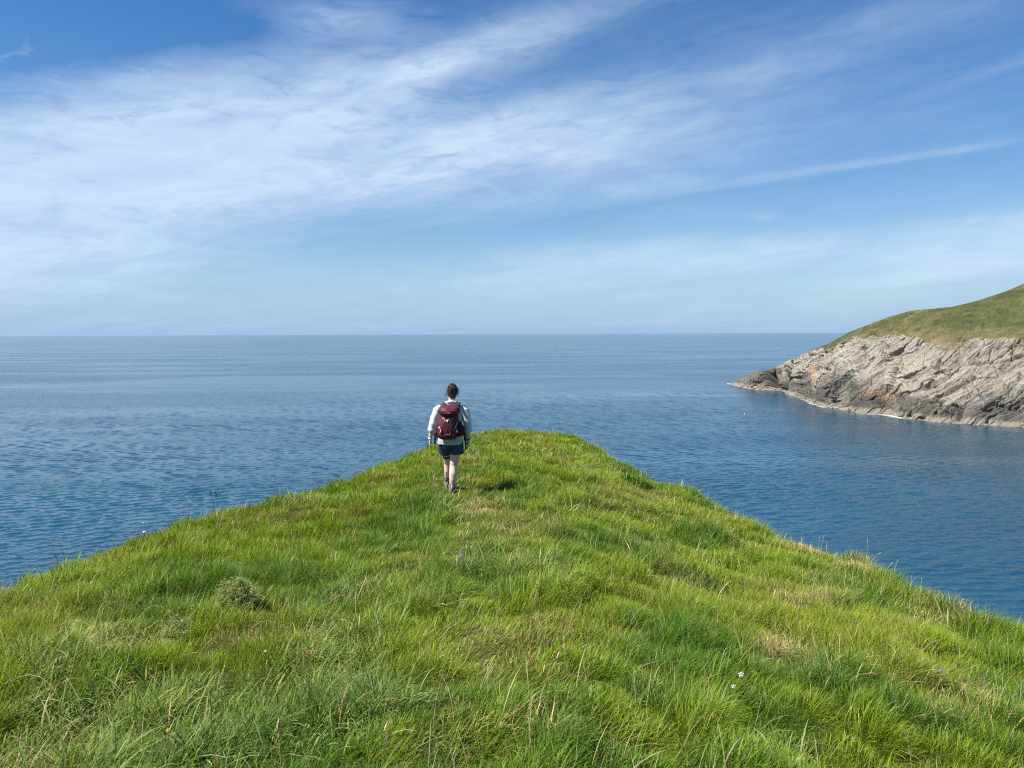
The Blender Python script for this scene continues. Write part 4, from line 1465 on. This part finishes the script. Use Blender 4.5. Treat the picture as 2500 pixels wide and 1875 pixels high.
stalk(1128, 1356, .24, 'flower', m_petv, "lilac flower in the grass below the walker's feet", None, (0, 0), hl=.024, name="violet_flower", cat="flower")
stalk(411, 1784, .16, 'flower', m_pety, "tiny yellow flower near the bottom left", None, (0, 0), hl=.014, name="yellow_flower", cat="flower")
stalk(648, 1592, .30, 'dome', m_paleh, "nodding whitish egg-shaped heads on a bare green stem right of the dry patch", None, (0, 0), hl=.03, name="plantain", cat="plant")


def shrub(u, v, wid_, hgt_, n_tw, n_lf, mleaf, label, name, seed):
    base = hit_ground(u, v)
    base.z -= .03
    root = empty(name, base)
    tag(root, label, "shrub")
    rn = random.Random(seed)
    tw_ = MB()
    tips = []
    for i in range(n_tw):
        a_ = rn.uniform(0, 6.28)
        rr_ = rn.random() ** .5
        lob = .78 + .30 * math.sin(2 * a_ + seed) + .16 * math.sin(5 * a_ + 2)
        tip_ = Vector((math.cos(a_) * rr_ * wid_ * .5 * lob, math.sin(a_) * rr_ * wid_ * .5 * lob, hgt_ * (.25 + .8 * math.sqrt(max(0, 1 - rr_ * rr_ * .8)) * rn.uniform(.5, 1.1))))
        b_ = Vector((tip_.x * .25, tip_.y * .25, 0))
        pts = bez(b_, Vector((tip_.x * .8, tip_.y * .8, tip_.z * .45)), tip_, 5)
        tw_.tube(pts, [.004, .003, .0025, .002, .0012], 5)
        tips.append(pts)
    tw_.build("branches", m_darkstem, root)
    vv, ff, cc_ = [], [], []
    for i in range(n_lf):
        pts = rn.choice(tips)
        t = rn.random() ** .55
        k = min(3, int(t * 4))
        p = pts[k].lerp(pts[k + 1], t * 4 - k) + Vector((rn.gauss(0, 1), rn.gauss(0, 1), rn.gauss(0, 1))) * wid_ * .028
        d_ = (Vector((rn.gauss(0, 1), rn.gauss(0, 1), rn.gauss(.5, .8)))).normalized()
        s_ = d_.orthogonal().normalized() * rn.uniform(.0014, .0024)
        ln_ = rn.uniform(.012, .034)
        b0 = len(vv)
        vv += [p - s_, p + s_, p + d_ * ln_]
        ff.append((b0, b0 + 1, b0 + 2))
        pl = max(0, min(1, (t - .66) * 3.6)) * rn.uniform(.3, 1)  # leaf colour carries the light: dark in the shaded inside, pale at sunlit tips
        c_ = [mleaf[0][j] * (1 - pl) + mleaf[1][j] * pl for j in range(3)]
        g_ = rn.uniform(.75, 1.25)
        cc_ += [[c_[0] * g_, c_[1] * g_, c_[2] * g_]] * 3
    o = np_mesh("foliage", np.array([tuple(p) for p in vv]), tris=np.array(ff), mat=m_grass, attrs={'col': np.array(cc_)}, smooth=False, parent=root)
    return root


shrub(582, 1492, .46, .27, 110, 13000, ((.026, .050, .011), (.42, .48, .15)), "dark twiggy bush with pale yellow-green tips standing in the grass left of centre", "heath_bush", 3)
shrub(440, 1555, .46, .17, 90, 9000, ((.14, .17, .05), (.44, .48, .17)), "low sprawling pale yellow-green shrub in front of the dark bush", "low_shrub", 4)
# a float out in the bay
d = ray_dir(1818, 1011)
t_ = -CAM_Z / d[2]
buoy = empty("buoy", (d[0] * t_, d[1] * t_, 0))
tag(buoy, "tiny white float on the water in front of the dark point of the headland", "buoy")
bu = MB().ball((0, 0, .10), (.19, .19, .17), 16, 12)
bu.build("float", m_white, buoy)
MB().tube([(0, 0, .25), (0, 0, .33)], [.04, .03], 8).build("ring", m_black, buoy)
